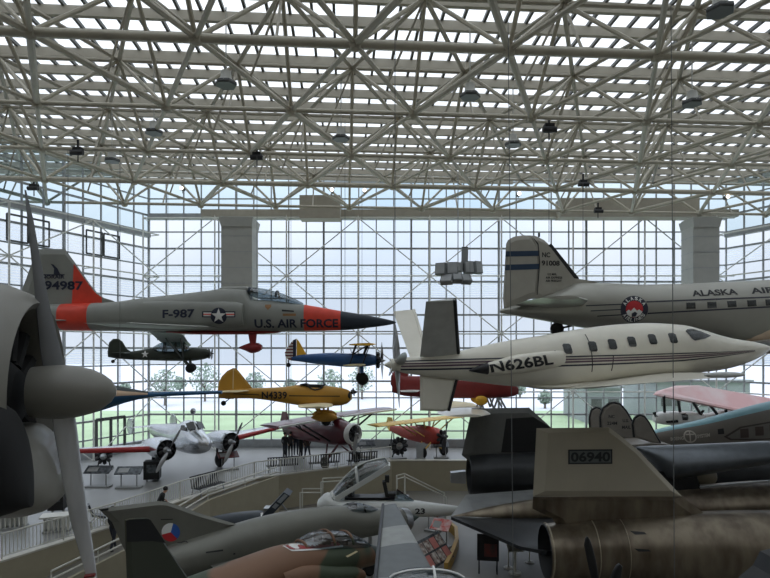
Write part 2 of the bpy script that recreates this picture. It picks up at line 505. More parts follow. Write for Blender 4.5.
def ad(mb, a, c, r, n=7):
    s = clipseg(a, c)
    if s: mb.tube(s[0], s[1], r, n, cap=False)
for (i, j), p in bn.items():
    q = nb_(i, j)
    if q[0] in bn: ad(chord, p, bn[q[0]], 0.135 if j in (0, 3) else 0.09, 10)
    for w in q[1:]:
        if w in bn: ad(diag, p, bn[w], 0.115 if (i + 2 * j) % 3 == 0 else 0.085)
    t = tn[i, j]
    for w in (q[0], q[2]):
        if w in bn: ad(web, t, bn[w], 0.075)
    ad(web, t, p, 0.075)
    for w in q:
        if w in tn: ad(top, t, tn[w], 0.085)
    if t.y < 41.5:
        top.tube(t, t + Vector((0, 0, 0.4)), 0.07, 6)
    if p.y < 41.5: knot.ball(p, 0.24, n=8)
    # secondary bracing half way down
    if q[0] in bn and (i + j) % 2 == 0:
        mid = (p + bn[q[0]]) / 2
        ad(sag, mid, t, 0.05, 5)
    if q[2] in bn: ad(sag, (p + bn[q[2]]) / 2, t, 0.045, 5)
    if q[0] in tn:
        ad(sag, t, (p + bn[q[0]]) / 2 + Vector((SP / 2 * cu, SP / 2 * su, 0)) if q[0] in bn else t, 0.045, 5)
chord.build('main_chords', M['steel'], root, True); diag.build('diagonal_chords', M['steel'], root, True)
top.build('upper_chords', M['steel2'], root, True); web.build('web_struts', M['steel'], root, True)
knot.build('truss_nodes', M['steel'], root, True); sag.build('slender_struts', M['steel2'], root, True)
# header box beam and solid edge strip in front of the clerestory
b = MB(); b.box((6, 41.2, 16.75), (38, 0.5, 0.5)); struct(b.build('trim_2', M['steel2']))
b = MB(); b.box((-4.5, 40.6, 16.95), (2.8, 1.2, 1.6)); b.box((16.9, 40.6, 16.9), (9.6, 1.2, 1.3))
struct(b.build('trim_3', M['steel2']))

# outdoors ----------------------------------------------------------------
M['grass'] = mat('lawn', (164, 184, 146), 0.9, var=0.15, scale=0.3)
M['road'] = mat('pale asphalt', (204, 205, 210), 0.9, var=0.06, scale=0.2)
b = MB(); b.box((4, 56.5, -0.4), (130, 28, 0.2)); struct(b.build('ground', M['grass']))
b = MB(); b.box((4, 190, -0.5), (500, 240, 0.2)); struct(b.build('ground_road', M['road']))
M['bldg'] = mat('grey building cladding', (150, 156, 156), 0.8, stretch=(0.2, 0.2, 6))
def building(name, px0, px1, y0, d, depth, label):
    a = P(px0, y0, d); c = P(px1, y0, d); w = c.x - a.x
    r = empty(name, ((a.x + c.x) / 2, d + depth / 2, -0.4), label, 'building')
    h = a.z + 0.4
    b = MB(); b.box((0, 0, h / 2), (w, depth, h)); b.build('wall', M['bldg'], r)
    b = MB(); b.box((0, 0, h + 0.1), (w + 0.5, depth + 0.5, 0.25)); b.build('roof', M['frame'], r)
    n = max(2, int(w / 3))
    for i in range(n):
        g = MB(); g.box((-w / 2 + (i + 0.5) * w / n, -depth / 2 - 0.03, h * 0.55), (w / n * 0.6, 0.08, h * 0.3)); g.build('window', M['mull'], r)
building('grey_building', 588, 622, 388, 58, 8, 'small grey clad building outside the glazing under the white jet')
building('long_grey_building', 655, 750, 382, 60, 8, 'long grey building outside the glazing behind the pink wing')
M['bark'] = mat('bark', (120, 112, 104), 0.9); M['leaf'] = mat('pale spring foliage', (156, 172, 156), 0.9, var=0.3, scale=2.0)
trees = [(165, 372, 78, 'tree outside the glazing below the dark green monoplane'), (205, 366, 84, 'tree outside behind the yellow tail'),
         (330, 372, 80, 'tree outside behind the yellow open cockpit monoplane nose'), (362, 368, 88, 'tree outside below the blue biplane'),
         (545, 392, 74, 'low tree outside between the white jet belly and the dark fin'), (125, 384, 92, 'distant tree outside beside the glass doors'),
         (255, 374, 90, 'distant tree outside behind the yellow monoplane fuselage'), (290, 380, 96, 'far tree outside behind the yellow monoplane cockpit'), (425, 382, 86, 'tree outside behind the red aeroplane tail'), (520, 384, 90, 'tree outside behind the white jet belly'), (180, 378, 100, 'far tree outside between the glass doors and yellow tail'),
         (20, 372, 80, 'tree outside behind the silver propeller blade')]
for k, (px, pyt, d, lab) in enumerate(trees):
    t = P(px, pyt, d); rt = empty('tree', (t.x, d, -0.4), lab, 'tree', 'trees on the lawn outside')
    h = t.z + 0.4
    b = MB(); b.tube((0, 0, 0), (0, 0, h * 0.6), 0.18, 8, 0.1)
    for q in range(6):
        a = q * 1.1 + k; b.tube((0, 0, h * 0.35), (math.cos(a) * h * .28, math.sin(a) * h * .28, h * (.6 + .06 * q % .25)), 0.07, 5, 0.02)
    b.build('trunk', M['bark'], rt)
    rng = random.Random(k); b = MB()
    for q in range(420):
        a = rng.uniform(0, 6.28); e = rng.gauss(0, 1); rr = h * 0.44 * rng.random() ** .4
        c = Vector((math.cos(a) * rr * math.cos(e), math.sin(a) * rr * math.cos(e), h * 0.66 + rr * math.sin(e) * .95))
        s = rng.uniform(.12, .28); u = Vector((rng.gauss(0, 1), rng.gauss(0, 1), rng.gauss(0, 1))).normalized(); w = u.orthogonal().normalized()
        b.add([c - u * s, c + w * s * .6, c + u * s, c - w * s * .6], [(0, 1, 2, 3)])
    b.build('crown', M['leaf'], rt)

# hanging air ducts
def airduct(px, w, d, zb, label):
    x = (px - CX) / F * d
    r = empty('air_duct', (x, d, zb), label, 'air duct', 'square air ducts under the roof')
    b = MB(); h = ZB - 0.3 - zb; b.box((0, 0, h / 2), (w, w * .9, h)); b.build('shaft', M['duct'], r)
    z = 0.9
    while z < h: b = MB(); b.box((0, 0, z), (w + .03, w * .9 + .03, 0.04)); b.build('seam', M['frame'], r); z += 1.05
    b = MB(); b.lathe([(h - .7, w * .7), (h - .1, w * .78)], axis='Z', n=4, M=Matrix.Rotation(R(45), 3, 'Z')); b.build('collar', M['duct'], r)
airduct(240, 2.05, 39.5, 10.6, 'square grey duct hanging from the roof above the grey fighter')
airduct(700, 1.75, 39.5, 10.6, 'square grey duct hanging from the roof above the polished airliner')

# camera, world -------------------------------------------------------------
cam = bpy.data.cameras.new('Camera'); co = bpy.data.objects.new('Camera', cam); col.objects.link(co)
co.location = (0, 0, H); co.rotation_euler = (math.pi / 2, 0, 0)
cam.sensor_width = 36; cam.lens = 36 * F / 770; cam.shift_y = (HY - 289) / 770; cam.clip_end = 1000; cam.clip_start = 0.05
scene.camera = co
w = bpy.data.worlds.new('World'); scene.world = w; w.use_nodes = True
nt = w.node_tree; bg = nt.nodes['Background']
tc = nt.nodes.new('ShaderNodeTexCoord'); nz = nt.nodes.new('ShaderNodeTexNoise'); nz.inputs['Scale'].default_value = 2.2; nz.inputs['Detail'].default_value = 5
rpn = nt.nodes.new('ShaderNodeValToRGB')
rpn.color_ramp.elements[0].color = (0.66, 0.74, 0.86, 1); rpn.color_ramp.elements[1].color = (0.86, 0.88, 0.92, 1)
rpn.color_ramp.elements[0].position = 0.35; rpn.color_ramp.elements[1].position = 0.65
nt.links.new(tc.outputs['Generated'], nz.inputs['Vector']); nt.links.new(nz.outputs['Fac'], rpn.inputs['Fac'])
nt.links.new(rpn.outputs['Color'], bg.inputs['Color']); 
sx = nt.nodes.new('ShaderNodeSeparateXYZ'); nt.links.new(tc.outputs['Generated'], sx.inputs[0])
mr = nt.nodes.new('ShaderNodeMapRange'); mr.inputs['From Min'].default_value = 0.1; mr.inputs['From Max'].default_value = 0.85; mr.inputs['To Min'].default_value = 0.9; mr.inputs['To Max'].default_value = 2.6
nt.links.new(sx.outputs['Z'], mr.inputs['Value']); nt.links.new(mr.outputs['Result'], bg.inputs['Strength'])
vs = scene.view_settings; vs.view_transform = 'Standard'; vs.look = 'None'; vs.gamma = 1; vs.use_curve_mapping = False; vs.exposure = 0.34
scene.cycles.max_bounces = 8; scene.cycles.transparent_max_bounces = 16
# ================================================================= HANGING AIRCRAFT
def wheel(mb, c, r, w, ax='Y', n=18): 
    c = Vector(c); prof = [(-w / 2, r * .35), (-w / 2, r * .8), (-w / 4, r), (w / 4, r), (w / 2, r * .8), (w / 2, r * .35)]
    return mb.lathe(prof, c, ax, n)
def radial(parent, c, r, ncyl, mcyl, mcrank, nose=0.35, name='engine'):
    """radial engine facing +x, cylinders as one finned star around a crankcase"""
    c = Vector(c); b = MB()
    for k in range(ncyl):
        q = 2 * math.pi * k / ncyl; d = Vector((0, math.cos(q), math.sin(q)))
        b.tube(c + d * r * .3, c + d * r * .95, r * .17, 8); b.tube(c + d * r * .5, c + d * r * .85, r * .22, 8)
        b.tube(c + d * r * .3 + Vector((r * .18, 0, 0)), c + d * r * .98 + Vector((r * .12, 0, 0)), r * .03, 5)
    o = b.build(name, mcyl, parent, True)
    k = MB(); k.lathe([(-r * .3, r * .36), (r * .2, r * .38), (r * .35, r * .25), (r * nose + r * .2, r * .1)], c, 'X', 16); k.build('crankcase', mcrank, o, True)
    return o
def prop2(parent, c, r, ang, mb_mat, hub_r=0.1, name='propeller', n=2, chord=0.13, tilt=0.5, hubmat=None):
    c = Vector(c); o = MB(); o.lathe([(-hub_r, hub_r), (hub_r * .6, hub_r * .9), (hub_r * 2, hub_r * .2)], c, 'X', 14)
    h = o.build(name, hubmat or mb_mat, parent, True)
    for k in range(n):
        q = R(ang) + 2 * math.pi * k / n; d = Vector((0, math.cos(q), math.sin(q))); e = Vector((0, -d.z, d.y))
        rg = []
        for t, ch, tw in ((0.05, .45, 1.2), (.2, .8, .95), (.45, 1.0, .6), (.75, .85, .35), (.95, .5, .25), (1.0, .15, .22)):
            cw = chord * ch; ax = Vector((math.sin(tw) * 1.0, 0, 0)) + e * math.cos(tw)
            nx = Vector((math.cos(tw), 0, 0)) - e * math.sin(tw)
            p = c + d * r * t
            rg.append([p + ax * cw * math.cos(a) + nx * cw * .16 * math.sin(a) for a in [2 * math.pi * i / 10 for i in range(10)]])
        b = MB(); b.rings(rg); b.build('blade', mb_mat, h, True)
    return h

# ---------------- grey supersonic fighter (F-987)
G = {}
G['f5'] = mat('fighter grey', (142, 144, 138), 0.5, var=0.1, scale=1.2)
G['f5d'] = mat('navy nose paint', (38, 48, 60), 0.45)
G['red'] = mat('orange red band', (226, 72, 52), 0.5)
G['navy'] = mat('navy lettering', (30, 36, 58), 0.5)
G['ink'] = mat('black lettering', (28, 28, 32), 0.5)
G['wht'] = mat('white marking', (225, 225, 222), 0.5, var=0.03)
G['tankred'] = mat('dull red tank', (150, 44, 44), 0.45)
c = Craft('fighter_jet', 'grey supersonic jet fighter with orange red bands and dark needle nose hanging from the roof', 'jet fighter', 220, 318, 22.5)
st = [(26, 307, 327, .50), (40, 305, 329, .55), (64, 304, 330.5, .62), (110, 302.5, 331, .68), (150, 297.5, 331, .72), (190, 293.2, 331, .74), (212, 290.5, 331, .72), (226, 288.6, 331.5, .66), (240, 288.5, 331.5, .58), (249, 289.6, 331.5, .56),
      (253, 299.2, 331.5, .54), (270, 300.4, 331.4, .48), (285, 302.2, 331.2, .44), (296, 303.6, 331.1, .42), (305, 304.8, 331, .4), (340, 310.8, 330.4, .3), (370, 315.8, 327.6, .17), (390, 320, 324.8, .06), (396, 321.8, 323.2, .02)]
h = c.hull(st, 2.5, 30, 80); X = lambda px: c.L(px, 318).x
r1, r2, r3, r4 = X(65), X(95), X(305), X(341)
bnd = lambda x: 1 if (r1 < x < r2 or r3 < x < r4) else (2 if x >= r4 else 0)
h.mb((r1, r2, r3, r4), bnd).build('fuselage', [G['f5'], G['red'], G['f5d']], c.root, True)
hi = c.hull([(150, 303, 326, .2), (180, 302, 327.5, .26), (238, 303, 327, .24), (247, 305, 325.5, .22)], 2.6)
side = lambda x, z: min(-h.y(x, z), -(.56 + hi.y(x, z)) if hi.xs[0] < x < hi.xs[-1] else 0)
# tail fin
finp = [(37, 249), (65, 249), (75, 262.5), (90, 284), (97, 292.5), (106, 299.5), (118, 303), (118, 308), (16, 309), (22, 290)]
fo = c.fin(finp, 0.16, G['f5'], 'tail_fin')
b = MB(); c.poly(b, [(75, 264), (90, 285), (97, 293.5), (103, 297.5), (103, 305), (73, 305), (74, 284)], flat(-.085), 0, eps=.006); b.build('red_band', G['red'], fo)
b = MB(); c.text(b, '94987', (46, 290), (84.5, 290.5), 9, flat(-.085)); c.text(b, 'NORAIR', (43, 279), (66, 279), 3.6, flat(-.085))
c.poly(b, [(43, 274.6), (66, 274.6), (66, 275.6), (43, 275.6)], flat(-.085)); c.poly(b, [(52, 264), (55, 265), (59, 269), (61.5, 274.5), (55, 274.5), (55.5, 269)], flat(-.085))
b.build('tail_lettering', G['navy'], fo)
b = MB(); c.text(b, 'U.S. AIR FORCE', (255, 328), (338, 327.4), 8.6, near(h), -.4); b.build('lettering', G['navy'], c.root); b = MB()
c.text(b, 'F-987', (163.5, 318.5), (195.5, 317.8), 8.6, side, -.72)
b.build('lettering', G['navy'], c.root)
b = MB(); c.disc(b, (219.5, 316), 8.2, side, -.7, 0); c.poly(b, [(203, 311.5), (236, 311.5), (236, 317.5), (203, 317.5)], side, -.7, 0, .008)
c.poly(b, [(204.5, 312.6), (235, 312.6), (235, 316.4), (204.5, 316.4)], side, -.7, 1, .012, 4); c.poly(b, [(204.5, 314), (235, 314), (235, 315.1), (204.5, 315.1)], side, -.7, 2, .016, 4)
c.disc(b, (219.5, 316), 7.8, side, -.7, 0, .02); c.star(b, (219.5, 316), 7.6, side, -.7, 1, .026)
b.build('star_insignia', [G['navy'], G['wht'], G['red']], c.root)
b = MB(); c.poly(b, [(265, 304.5), (271, 304.5), (271, 307), (268, 310), (265, 307)], near(h), -.45); WM = mat('faded warning', (150, 110, 70), .6); b.build('warning_triangle', WM, c.root); b = MB(); c.poly(b, [(283, 313.6), (296, 313.6), (296, 316), (283, 316)], near(h), -.4)
c.poly(b, [(282, 309.6), (294, 310.6), (294, 312), (282, 311.4)], near(h), -.4, 1)
b.build('warning_mark', [WM, G['ink']], c.root)
# cockpit canopy
st = [(249, 289.6, 296, .26), (253, 287.4, 297, .34), (262, 288.4, 300, .36), (278, 292.2, 303, .34), (292, 297.4, 305, .26), (303, 303, 307, .1)]
hc = c.hull(st, 2.2, 20, 24); ca = hc.mb().build('canopy', M['canopyglass'], c.root, True)
b = MB()
for px in (250.5, 277.5):
    x = X(px); t, bt, w_ = hc.at(x)
    for q in range(12):
        a0, a1 = math.pi * q / 12, math.pi * (q + 1) / 12
        f = lambda a: (x, (w_ + .02) * math.cos(a), (t + bt) / 2 + ((t - bt) / 2 + .02) * math.sin(a))
        b.tube(f(a0), f(a1), .05, 6)
b.build('canopy_frame', G['f5d'], ca)
hc2 = c.hull([(219, 289.2, 292, .18), (224, 287, 293, .24), (247, 286.6, 294, .26), (251, 288.5, 294, .2)], 2.6); hc2.mb().build('spine_fairing', G['f5'], c.root, True)
# intakes, wings, stabilisers
for sgn in (-1, 1):
    hi = c.hull([(150, 303, 326, .2), (180, 302, 327.5, .26), (238, 303, 327, .24), (247, 305, 325.5, .22)], 2.6)
    b = hi.mb(); b.v = [(x, y + sgn * .56, z) for x, y, z in b.v]; b.build('air_intake', G['f5'], c.root, True)
    zw = c.L(180, 328).z
    wing_mb([(X(222), X(128), sgn * .5, zw), (X(205), X(128), sgn * 1.4, zw), (X(172), X(133), sgn * 3.7, zw + .02)], .05).build('wing', G['f5'], c.root, True)
    wing_mb([(X(78), X(38), sgn * .5, c.L(60, 321).z), (X(48), X(30), sgn * 2.0, c.L(60, 323).z)], .05).build('stabilizer', G['f5'], c.root, True)
# red centreline tank and pods below
ht = c.hull([(166, 331.4, 332.4, .02), (185, 331, 334, .16), (215, 330.5, 334.6, .2), (255, 330.6, 334.2, .2), (275, 331, 333.2, .12), (281, 331.6, 332.4, .02)], 2); ht.mb().build('belly_tank', G['tankred'], c.root, True)
hp = c.hull([(239, 347, 348.4, .03), (245, 344.5, 350.5, .16), (252, 342.6, 353.2, .24), (258, 342.8, 352, .24), (262, 345, 349.5, .14)], 2); po = hp.mb().build('red_pod', G['tankred'], c.root, True)
c.fin([(248, 333), (257, 333), (256, 345), (250, 345)], .12, G['tankred'], 'pod_pylon')
fighter = c

# ---------------- dark green high-wing monoplane
G['olive'] = mat('dark olive drab', (46, 52, 42), .6); G['olwing'] = mat('grey green wing', (92, 98, 94), .55)
c = Craft('liaison_plane', 'small dark green high wing monoplane with white star hanging below the grey fighter', 'light aircraft', 160, 352, 34, 15)
st = [(108, 352.5, 357, .05), (116, 352, 358.4, .12), (130, 351.4, 359.6, .22), (146, 349, 360.3, .34), (154, 347.4, 360.5, .4), (157, 351, 360.6, .42), (172, 351.6, 361, .44), (187, 351, 361, .42), (190, 347.4, 361, .42), (203, 348.4, 359.4, .34), (208, 349.4, 358, .28), (210.5, 351, 356.4, .16)]
h = c.hull(st, 2.8, 24, 40); h.mb().build('fuselage', G['olive'], c.root, True)
c.fin([(107.5, 352), (109, 342.5), (113, 338.8), (118.5, 338.6), (122.5, 341.5), (127, 349), (131, 351.4), (131, 354), (108, 357)], .1, G['olive'], 'tail_fin')
b = MB(); c.star(b, (145, 354.2), 3.9, near(h), -.36); b.build('star_marking', G['wht'], c.root)
cab = c.hull([(153.5, 346.8, 352, .34), (162, 342.6, 352, .4), (176, 341.4, 352, .4), (184, 342.6, 351.6, .38), (190, 348, 351, .28)], 3); cab.mb().build('cabin_glazing', M['canopyglass'], c.root, True)
zr = c.L(170, 342).z; Xc = lambda px: c.L(px, 352).x
for px in (163.5, 175, 183.5):
    x = Xc(px); 
    for sg in (-1, 1): b = MB(); b.bar((x, sg * .41, c.L(px, 352).z), (x + .08, sg * .38, zr), .06, .06); b.build('cabin_frame', G['olive'], c.root)
secs = [(Xc(188), Xc(160), y, zr + .02 + abs(y) * .02 + (-y) * .075) for y in (-4.6, -3, 0, 3, 4.6)]
secs = [(Xc(184) + 0, Xc(160), -4.9, secs[0][3])] + secs[1:-1] + [(Xc(184), Xc(160), 4.9, secs[-1][3])]
wing_mb(secs, .13).build('wing', G['olwing'], c.root, True)
b = MB()
for sg in (-1, 1):
    for px in (168, 182): b.bar(c.L(184, 360) + Vector((0, sg * .4, 0)), (Xc(px + 2), sg * 2.4, zr + .02 - sg * .17), .08, .05)
b.build('wing_strut', G['olive'], c.root)
for sg in (-1, 1):
    b = MB(); p = c.L(191, 368) + Vector((0, sg * .75, 0)); b.bar(c.L(184, 360) + Vector((0, sg * .3, 0)), p, .1, .08); b.bar(c.L(190, 360) + Vector((0, sg * .3, 0)), p, .1, .08)
    lg = b.build('landing_gear', G['olive'], c.root); b = MB(); wheel(b, p, .27, .18); b.build('wheel', M['rubber'], lg, True)
b = MB(); p = c.L(113, 361.4); b.bar(c.L(117, 358), p, .05, .05); wheel(b, p, .1, .08); b.build('tail_wheel', M['rubber'], c.root)
wing_mb([(Xc(129), Xc(111), -1.5, c.L(110, 353).z), (Xc(131), Xc(111), 0, c.L(110, 353).z), (Xc(129), Xc(111), 1.5, c.L(110, 353).z)], .06).build('stabilizer', G['olive'], c.root, True)
radial(c.root, c.L(209, 353.8), .3, 4, M['darkmetal'], M['darkmetal']); prop2(c.root, c.L(211.5, 353.6), .9, 20, M['darkmetal'], .07)
b = MB(); b.ball(c.L(156, 333.5), .16); b.tube(c.L(156, 333.5), (c.L(158, 340).x, 0, zr + .1), .04); b.build('wind_pump', M['black'], c.root, True)

# ---------------- blue biplane trainer
G['blue'] = mat('trainer blue', (30, 76, 130), .45, var=.1); G['yel'] = mat('trainer yellow', (226, 172, 48), .5); G['cream'] = mat('cream wing fabric', (222, 206, 164), .6)
c = Craft('training_biplane', 'blue biplane trainer with yellow fin and red white striped rudder below the needle nose', 'biplane', 335, 358, 33, 4)
st = [(291, 356.8, 360.6, .05), (300, 355, 361.6, .14), (315, 353.6, 363.8, .26), (332, 352.8, 365.8, .36), (350, 353.4, 367, .42), (364, 353.4, 366.6, .42), (373, 354.6, 365.4, .38), (376, 356, 364, .3)]
h = c.hull(st, 2.3, 24, 40); h.mb().build('fuselage', G['blue'], c.root, True); Xc = lambda px: c.L(px, 358).x
c.fin([(296.5, 338.5), (299, 341), (306, 353.4), (307, 356), (296.5, 357)], .08, G['yel'], 'tail_fin')
ru = c.fin([(296.3, 338.6), (293, 340), (288, 346), (284.8, 353), (286, 358), (290, 360.4), (296.3, 360.6)], .08, G['wht'], 'rudder')
b = MB()
for k in range(6):
    y = 342.5 + k * 3.1; xl = {0: 291.2, 1: 288.6, 2: 286.6, 3: 285.2, 4: 285.4, 5: 288.2}[k]; c.poly(b, [(xl, y), (293, y), (293, y + 1.5), (xl - .3, y + 1.5)], flat(-.05))
c.poly(b, [(293, 340.4), (296.2, 339), (296.2, 360.4), (293, 360.4)], flat(-.05), mi=1); b.build('rudder_stripe', [mat('rudder stripe red', (110, 40, 44), .5), G['navy']], ru)
b = MB(); b.tube(c.L(288, 360), c.L(289, 364.5), .03); wheel(b, c.L(288.5, 365), .13, .1); b.build('tail_wheel', M['rubber'], c.root, True)
zu = c.L(360, 344.8).z; zl = c.L(355, 365.6).z
wing_mb([(Xc(371), Xc(348), -3.4, zu), (Xc(373), Xc(349), -3.0, zu), (Xc(373), Xc(349), 3.0, zu), (Xc(371), Xc(350), 3.4, zu)], .1).build('upper_wing', G['yel'], c.root, True)
for sg in (-1, 1): wing_mb([(Xc(364), Xc(343), sg * .3, zl), (Xc(364), Xc(343), sg * 3.0, zl + .12), (Xc(361), Xc(345), sg * 3.4, zl + .14)], .1).build('lower_wing', G['cream'], c.root, True)
b = MB()
for sg in (-1, 1):
    for px in (352, 364): b.bar((Xc(px - 3), sg * 2.5, zl + .1), (Xc(px + 4), sg * 2.5, zu), .07, .05); b.bar((Xc(px), sg * .35, c.L(px, 355).z), (Xc(px + 4), sg * .6, zu), .06, .05)
    b.bar((Xc(352), sg * .35, c.L(352, 355).z), (Xc(368), sg * .6, zu), .06, .05)
b.build('cabane_struts', M['black'], c.root)
for px in (344, 352):
    b = MB(); p = c.L(px, 352.8); b.bar(p + Vector((0, -.2, 0)), p + Vector((-.12, -.2, .22)), .3, .02); b.bar(p + Vector((0, .2, 0)), p + Vector((-.12, .2, .22)), .3, .02); b.box(p + Vector((-.05, 0, .1)), (.03, .4, .22)); b.build('windshield', M['canopyglass'], c.root)
for sg in (-1, 1):
    p = c.L(362, 377.5) + Vector((0, sg * .8, 0)); b = MB(); b.bar(c.L(361, 365) + Vector((0, sg * .5, 0)), p, .2, .12); lg = b.build('landing_gear', G['blue'], c.root)
    b = MB(); wheel(b, p + Vector((0, 0, -.05)), .34, .2); b.build('wheel', M['rubber'], lg, True)
radial(c.root, c.L(378, 360), .5, 9, M['darkmetal'], M['black']); prop2(c.root, c.L(382, 360.5), 1.1, 75, M['alu'], .1)

# ---------------- yellow open cockpit monoplane
G['gold'] = mat('old gold yellow', (190, 140, 48), .5, var=.14, scale=1.0)
c = Craft('open_cockpit_monoplane', 'yellow open cockpit low wing monoplane lettered N4339 hanging below the biplane', 'light aircraft', 290, 396, 30, 6)
st = [(219, 391, 398, .05), (228, 389.6, 398.4, .12), (245, 388.4, 398.2, .2), (265, 387.8, 399.8, .28), (285, 386.8, 403, .36), (300, 384.8, 405.2, .4), (310, 384.8, 405.8, .42), (325, 385.6, 406, .42), (338, 387.4, 405.6, .4), (346, 389, 404, .36), (350, 391, 401.4, .26), (352, 393.5, 399, .1)]
h = c.hull(st, 2.4, 26, 50); h.mb().build('fuselage', G['gold'], c.root, True); Xc = lambda px: c.L(px, 396).x
c.fin([(217.5, 391), (218.6, 383), (221.5, 376.6), (227, 371), (233, 368), (236, 368.4), (239, 371.4), (252, 387.6), (252, 390), (236, 392), (234, 399), (226, 399), (220, 396.5)], .1, G['gold'], 'tail_fin')
b = MB(); c.poly(b, [(233.2, 368.5), (234, 368.5), (233.6, 389), (232.8, 389)], flat(-.055)); b.build('hinge_line', G['cream'], c.root)
b = MB(); c.text(b, 'N4339', (261.5, 399), (287, 399), 7.4, near(h), -.34)
for p in ([(233, 393.6), (259, 394.6), (259, 395.4), (233, 394.4)], [(289, 395.2), (340, 395.6), (340, 396.6), (289, 396.2)]): c.poly(b, p, near(h), -.34)
b.build('lettering', G['ink'], c.root)
b = MB()
pts = [c.L(px, py) for px, py in ((300, 384.2), (306, 383.2), (310, 387.4), (315, 389.4), (321, 388), (324, 384.6))]
b.prism([(p.x, p.z) for p in pts], -.3, .3); b.build('cockpit_opening', M['black'], c.root)
b = MB(); b.path([pts[1] + Vector((0, -.32, 0)), pts[2] + Vector((0, -.38, 0)), pts[3] + Vector((0, -.4, 0)), pts[4] + Vector((0, -.38, 0)), pts[5] + Vector((0, -.33, 0))], .04, 6); b.build('cockpit_rim', M['black'], c.root, True)
b = MB(); p = c.L(323, 386); 
b.add([p + Vector((0, -.3, 0)), p + Vector((.14, 0, 0)), p + Vector((0, .3, 0)), p + Vector((-.05, .24, .26)), p + Vector((.06, 0, .3)), p + Vector((-.05, -.24, .26))], [(0, 1, 4, 5), (1, 2, 3, 4)]); b.build('windshield', M['canopyglass'], c.root)
zl = c.L(315, 404).z
for sg in (-1, 1): wing_mb([(Xc(333), Xc(298), sg * .3, zl), (Xc(332), Xc(300), sg * 2.4, zl + .1), (Xc(326), Xc(302), sg * 3.6, zl + .16)], .1).build('wing', G['cream'], c.root, True)
for sg in (-1, 1): wing_mb([(Xc(251), Xc(219), sg * .05, c.L(230, 390.6).z), (Xc(240), Xc(220), sg * 1.2, c.L(230, 390.6).z)], .05).build('stabilizer', G['cream'], c.root, True)
for sg in (-1, 1):
    hp = c.hull([(311.5, 415.6, 416.4, .02), (316, 412.4, 418.6, .14), (324, 411, 420.4, .18), (332, 411.8, 419.4, .17), (337, 414.6, 417, .06)], 2); b = hp.mb(); b.v = [(x, y + sg * .75, z) for x, y, z in b.v]; sp = b.build('wheel_spat', G['gold'], c.root, True)
    b = MB(); wheel(b, c.L(326, 419.5) + Vector((0, sg * .75, 0)), .24, .14); b.build('wheel', M['rubber'], sp, True)
    b = MB(); b.bar(c.L(315, 405) + Vector((0, sg * .6, 0)), c.L(320, 412) + Vector((0, sg * .75, 0)), .12, .09); b.bar(c.L(328, 405) + Vector((0, sg * .6, 0)), c.L(328, 412) + Vector((0, sg * .75, 0)), .1, .08); b.build('landing_gear', G['gold'], c.root)
b = MB(); b.bar(c.L(231, 397.5), c.L(224, 403), .05, .05); wheel(b, c.L(223.5, 403.2), .13, .09); b.build('tail_wheel', M['rubber'], c.root, True)
b = MB(); b.lathe([(-.15, .2), (.1, .22), (.13, .14)], c.L(346, 395.5) + Vector((.1, -.12, 0)), 'X', 14); b.build('air_intake', M['black'], c.root, True)
prop2(c.root, c.L(353, 392), .8, 8, M['darkmetal'], .12)

# ---------------- Y-tail white business jet (turned a little away)
G['ivory'] = mat('ivory gloss paint', (222, 218, 204), .28, var=.04, coat=.3); G['tailgrey'] = mat('unpainted grey composite', (204, 206, 204), .45)
G['purple'] = mat('plum stripe', (96, 70, 88), .4); G['dknavy'] = mat('dark navy stripe', (36, 38, 56), .4); G['wind'] = mat('dark cabin glass', (30, 36, 38), .12, spec=.8)
c = Craft('pusher_business_plane', 'white pusher business aircraft with Y shaped tail and plum stripes lettered N626BL', 'business aircraft', 580, 360, 18.5, 11)
st = [(384, 364.4, 365.6, .02), (392, 360, 369.5, .12), (404, 357.4, 373, .19), (420, 356.2, 375.4, .26), (440, 353.8, 377.6, .34), (460, 350.6, 380.2, .42), (480, 346.4, 382.6, .52), (500, 342, 385, .6), (520, 338.8, 386.6, .68), (545, 335, 388.2, .74), (565, 331.4, 387, .78), (590, 327.4, 384.6, .8),
      (620, 324.2, 381, .8), (650, 323, 377.6, .78), (680, 324.8, 374.6, .72), (700, 329.6, 372.6, .64), (715, 334.2, 370.6, .56), (730, 338, 367.8, .46), (752, 341.6, 360.4, .28), (765, 344.6, 353.2, .12), (771, 347, 349.4, .03)]
h = c.hull(st, 2.15, 32, 100); h.mb().build('fuselage', G['ivory'], c.root, True); Xc = lambda px: c.L(px, 360).x
S0 = [(404, 361, 371), (440, 359.8, 370.4), (480, 358.4, 369.2), (556, 356.2, 366.6), (620, 354.6, 364.2), (680, 352.8, 361.2), (720, 351.8, 357), (762, 350, 351.4)]
b = MB()
for (a0, a1, mi) in ((0, .12, 0), (.26, .4, 1), (.5, .66, 1), (.84, 1.0, 0)):
    for A_, B_ in zip(S0[:-1], S0[1:]):
        f = lambda q, t: q[1] + (q[2] - q[1]) * t
        c.poly(b, [(A_[0], f(A_, a0)), (B_[0], f(B_, a0)), (B_[0], f(B_, a1)), (A_[0], f(A_, a1))], near(h), -.6, mi, .008, 9)
b.build('cheat_lines', [G['dknavy'], G['purple']], c.root)
hn = c.hull([(464, 369.5, 370.5, .05), (476, 364, 373, .2), (489, 360, 374.6, .3), (510, 354.2, 373, .34), (535, 351, 369.5, .33), (553, 349.4, 366.6, .28), (556, 351, 365.4, .2)], 3.0, 26, 40)
xx = c.L(490, 365, -.8).x
for sg in (-1, 1):
    b = hn.mb((xx,), lambda x: 1 if x < xx else 0); b.v = [(x, y + sg * (.5 + .0), z) for x, y, z in b.v]; b.build('engine_nacelle', [G['ivory'], M['darkmetal']], c.root, True)
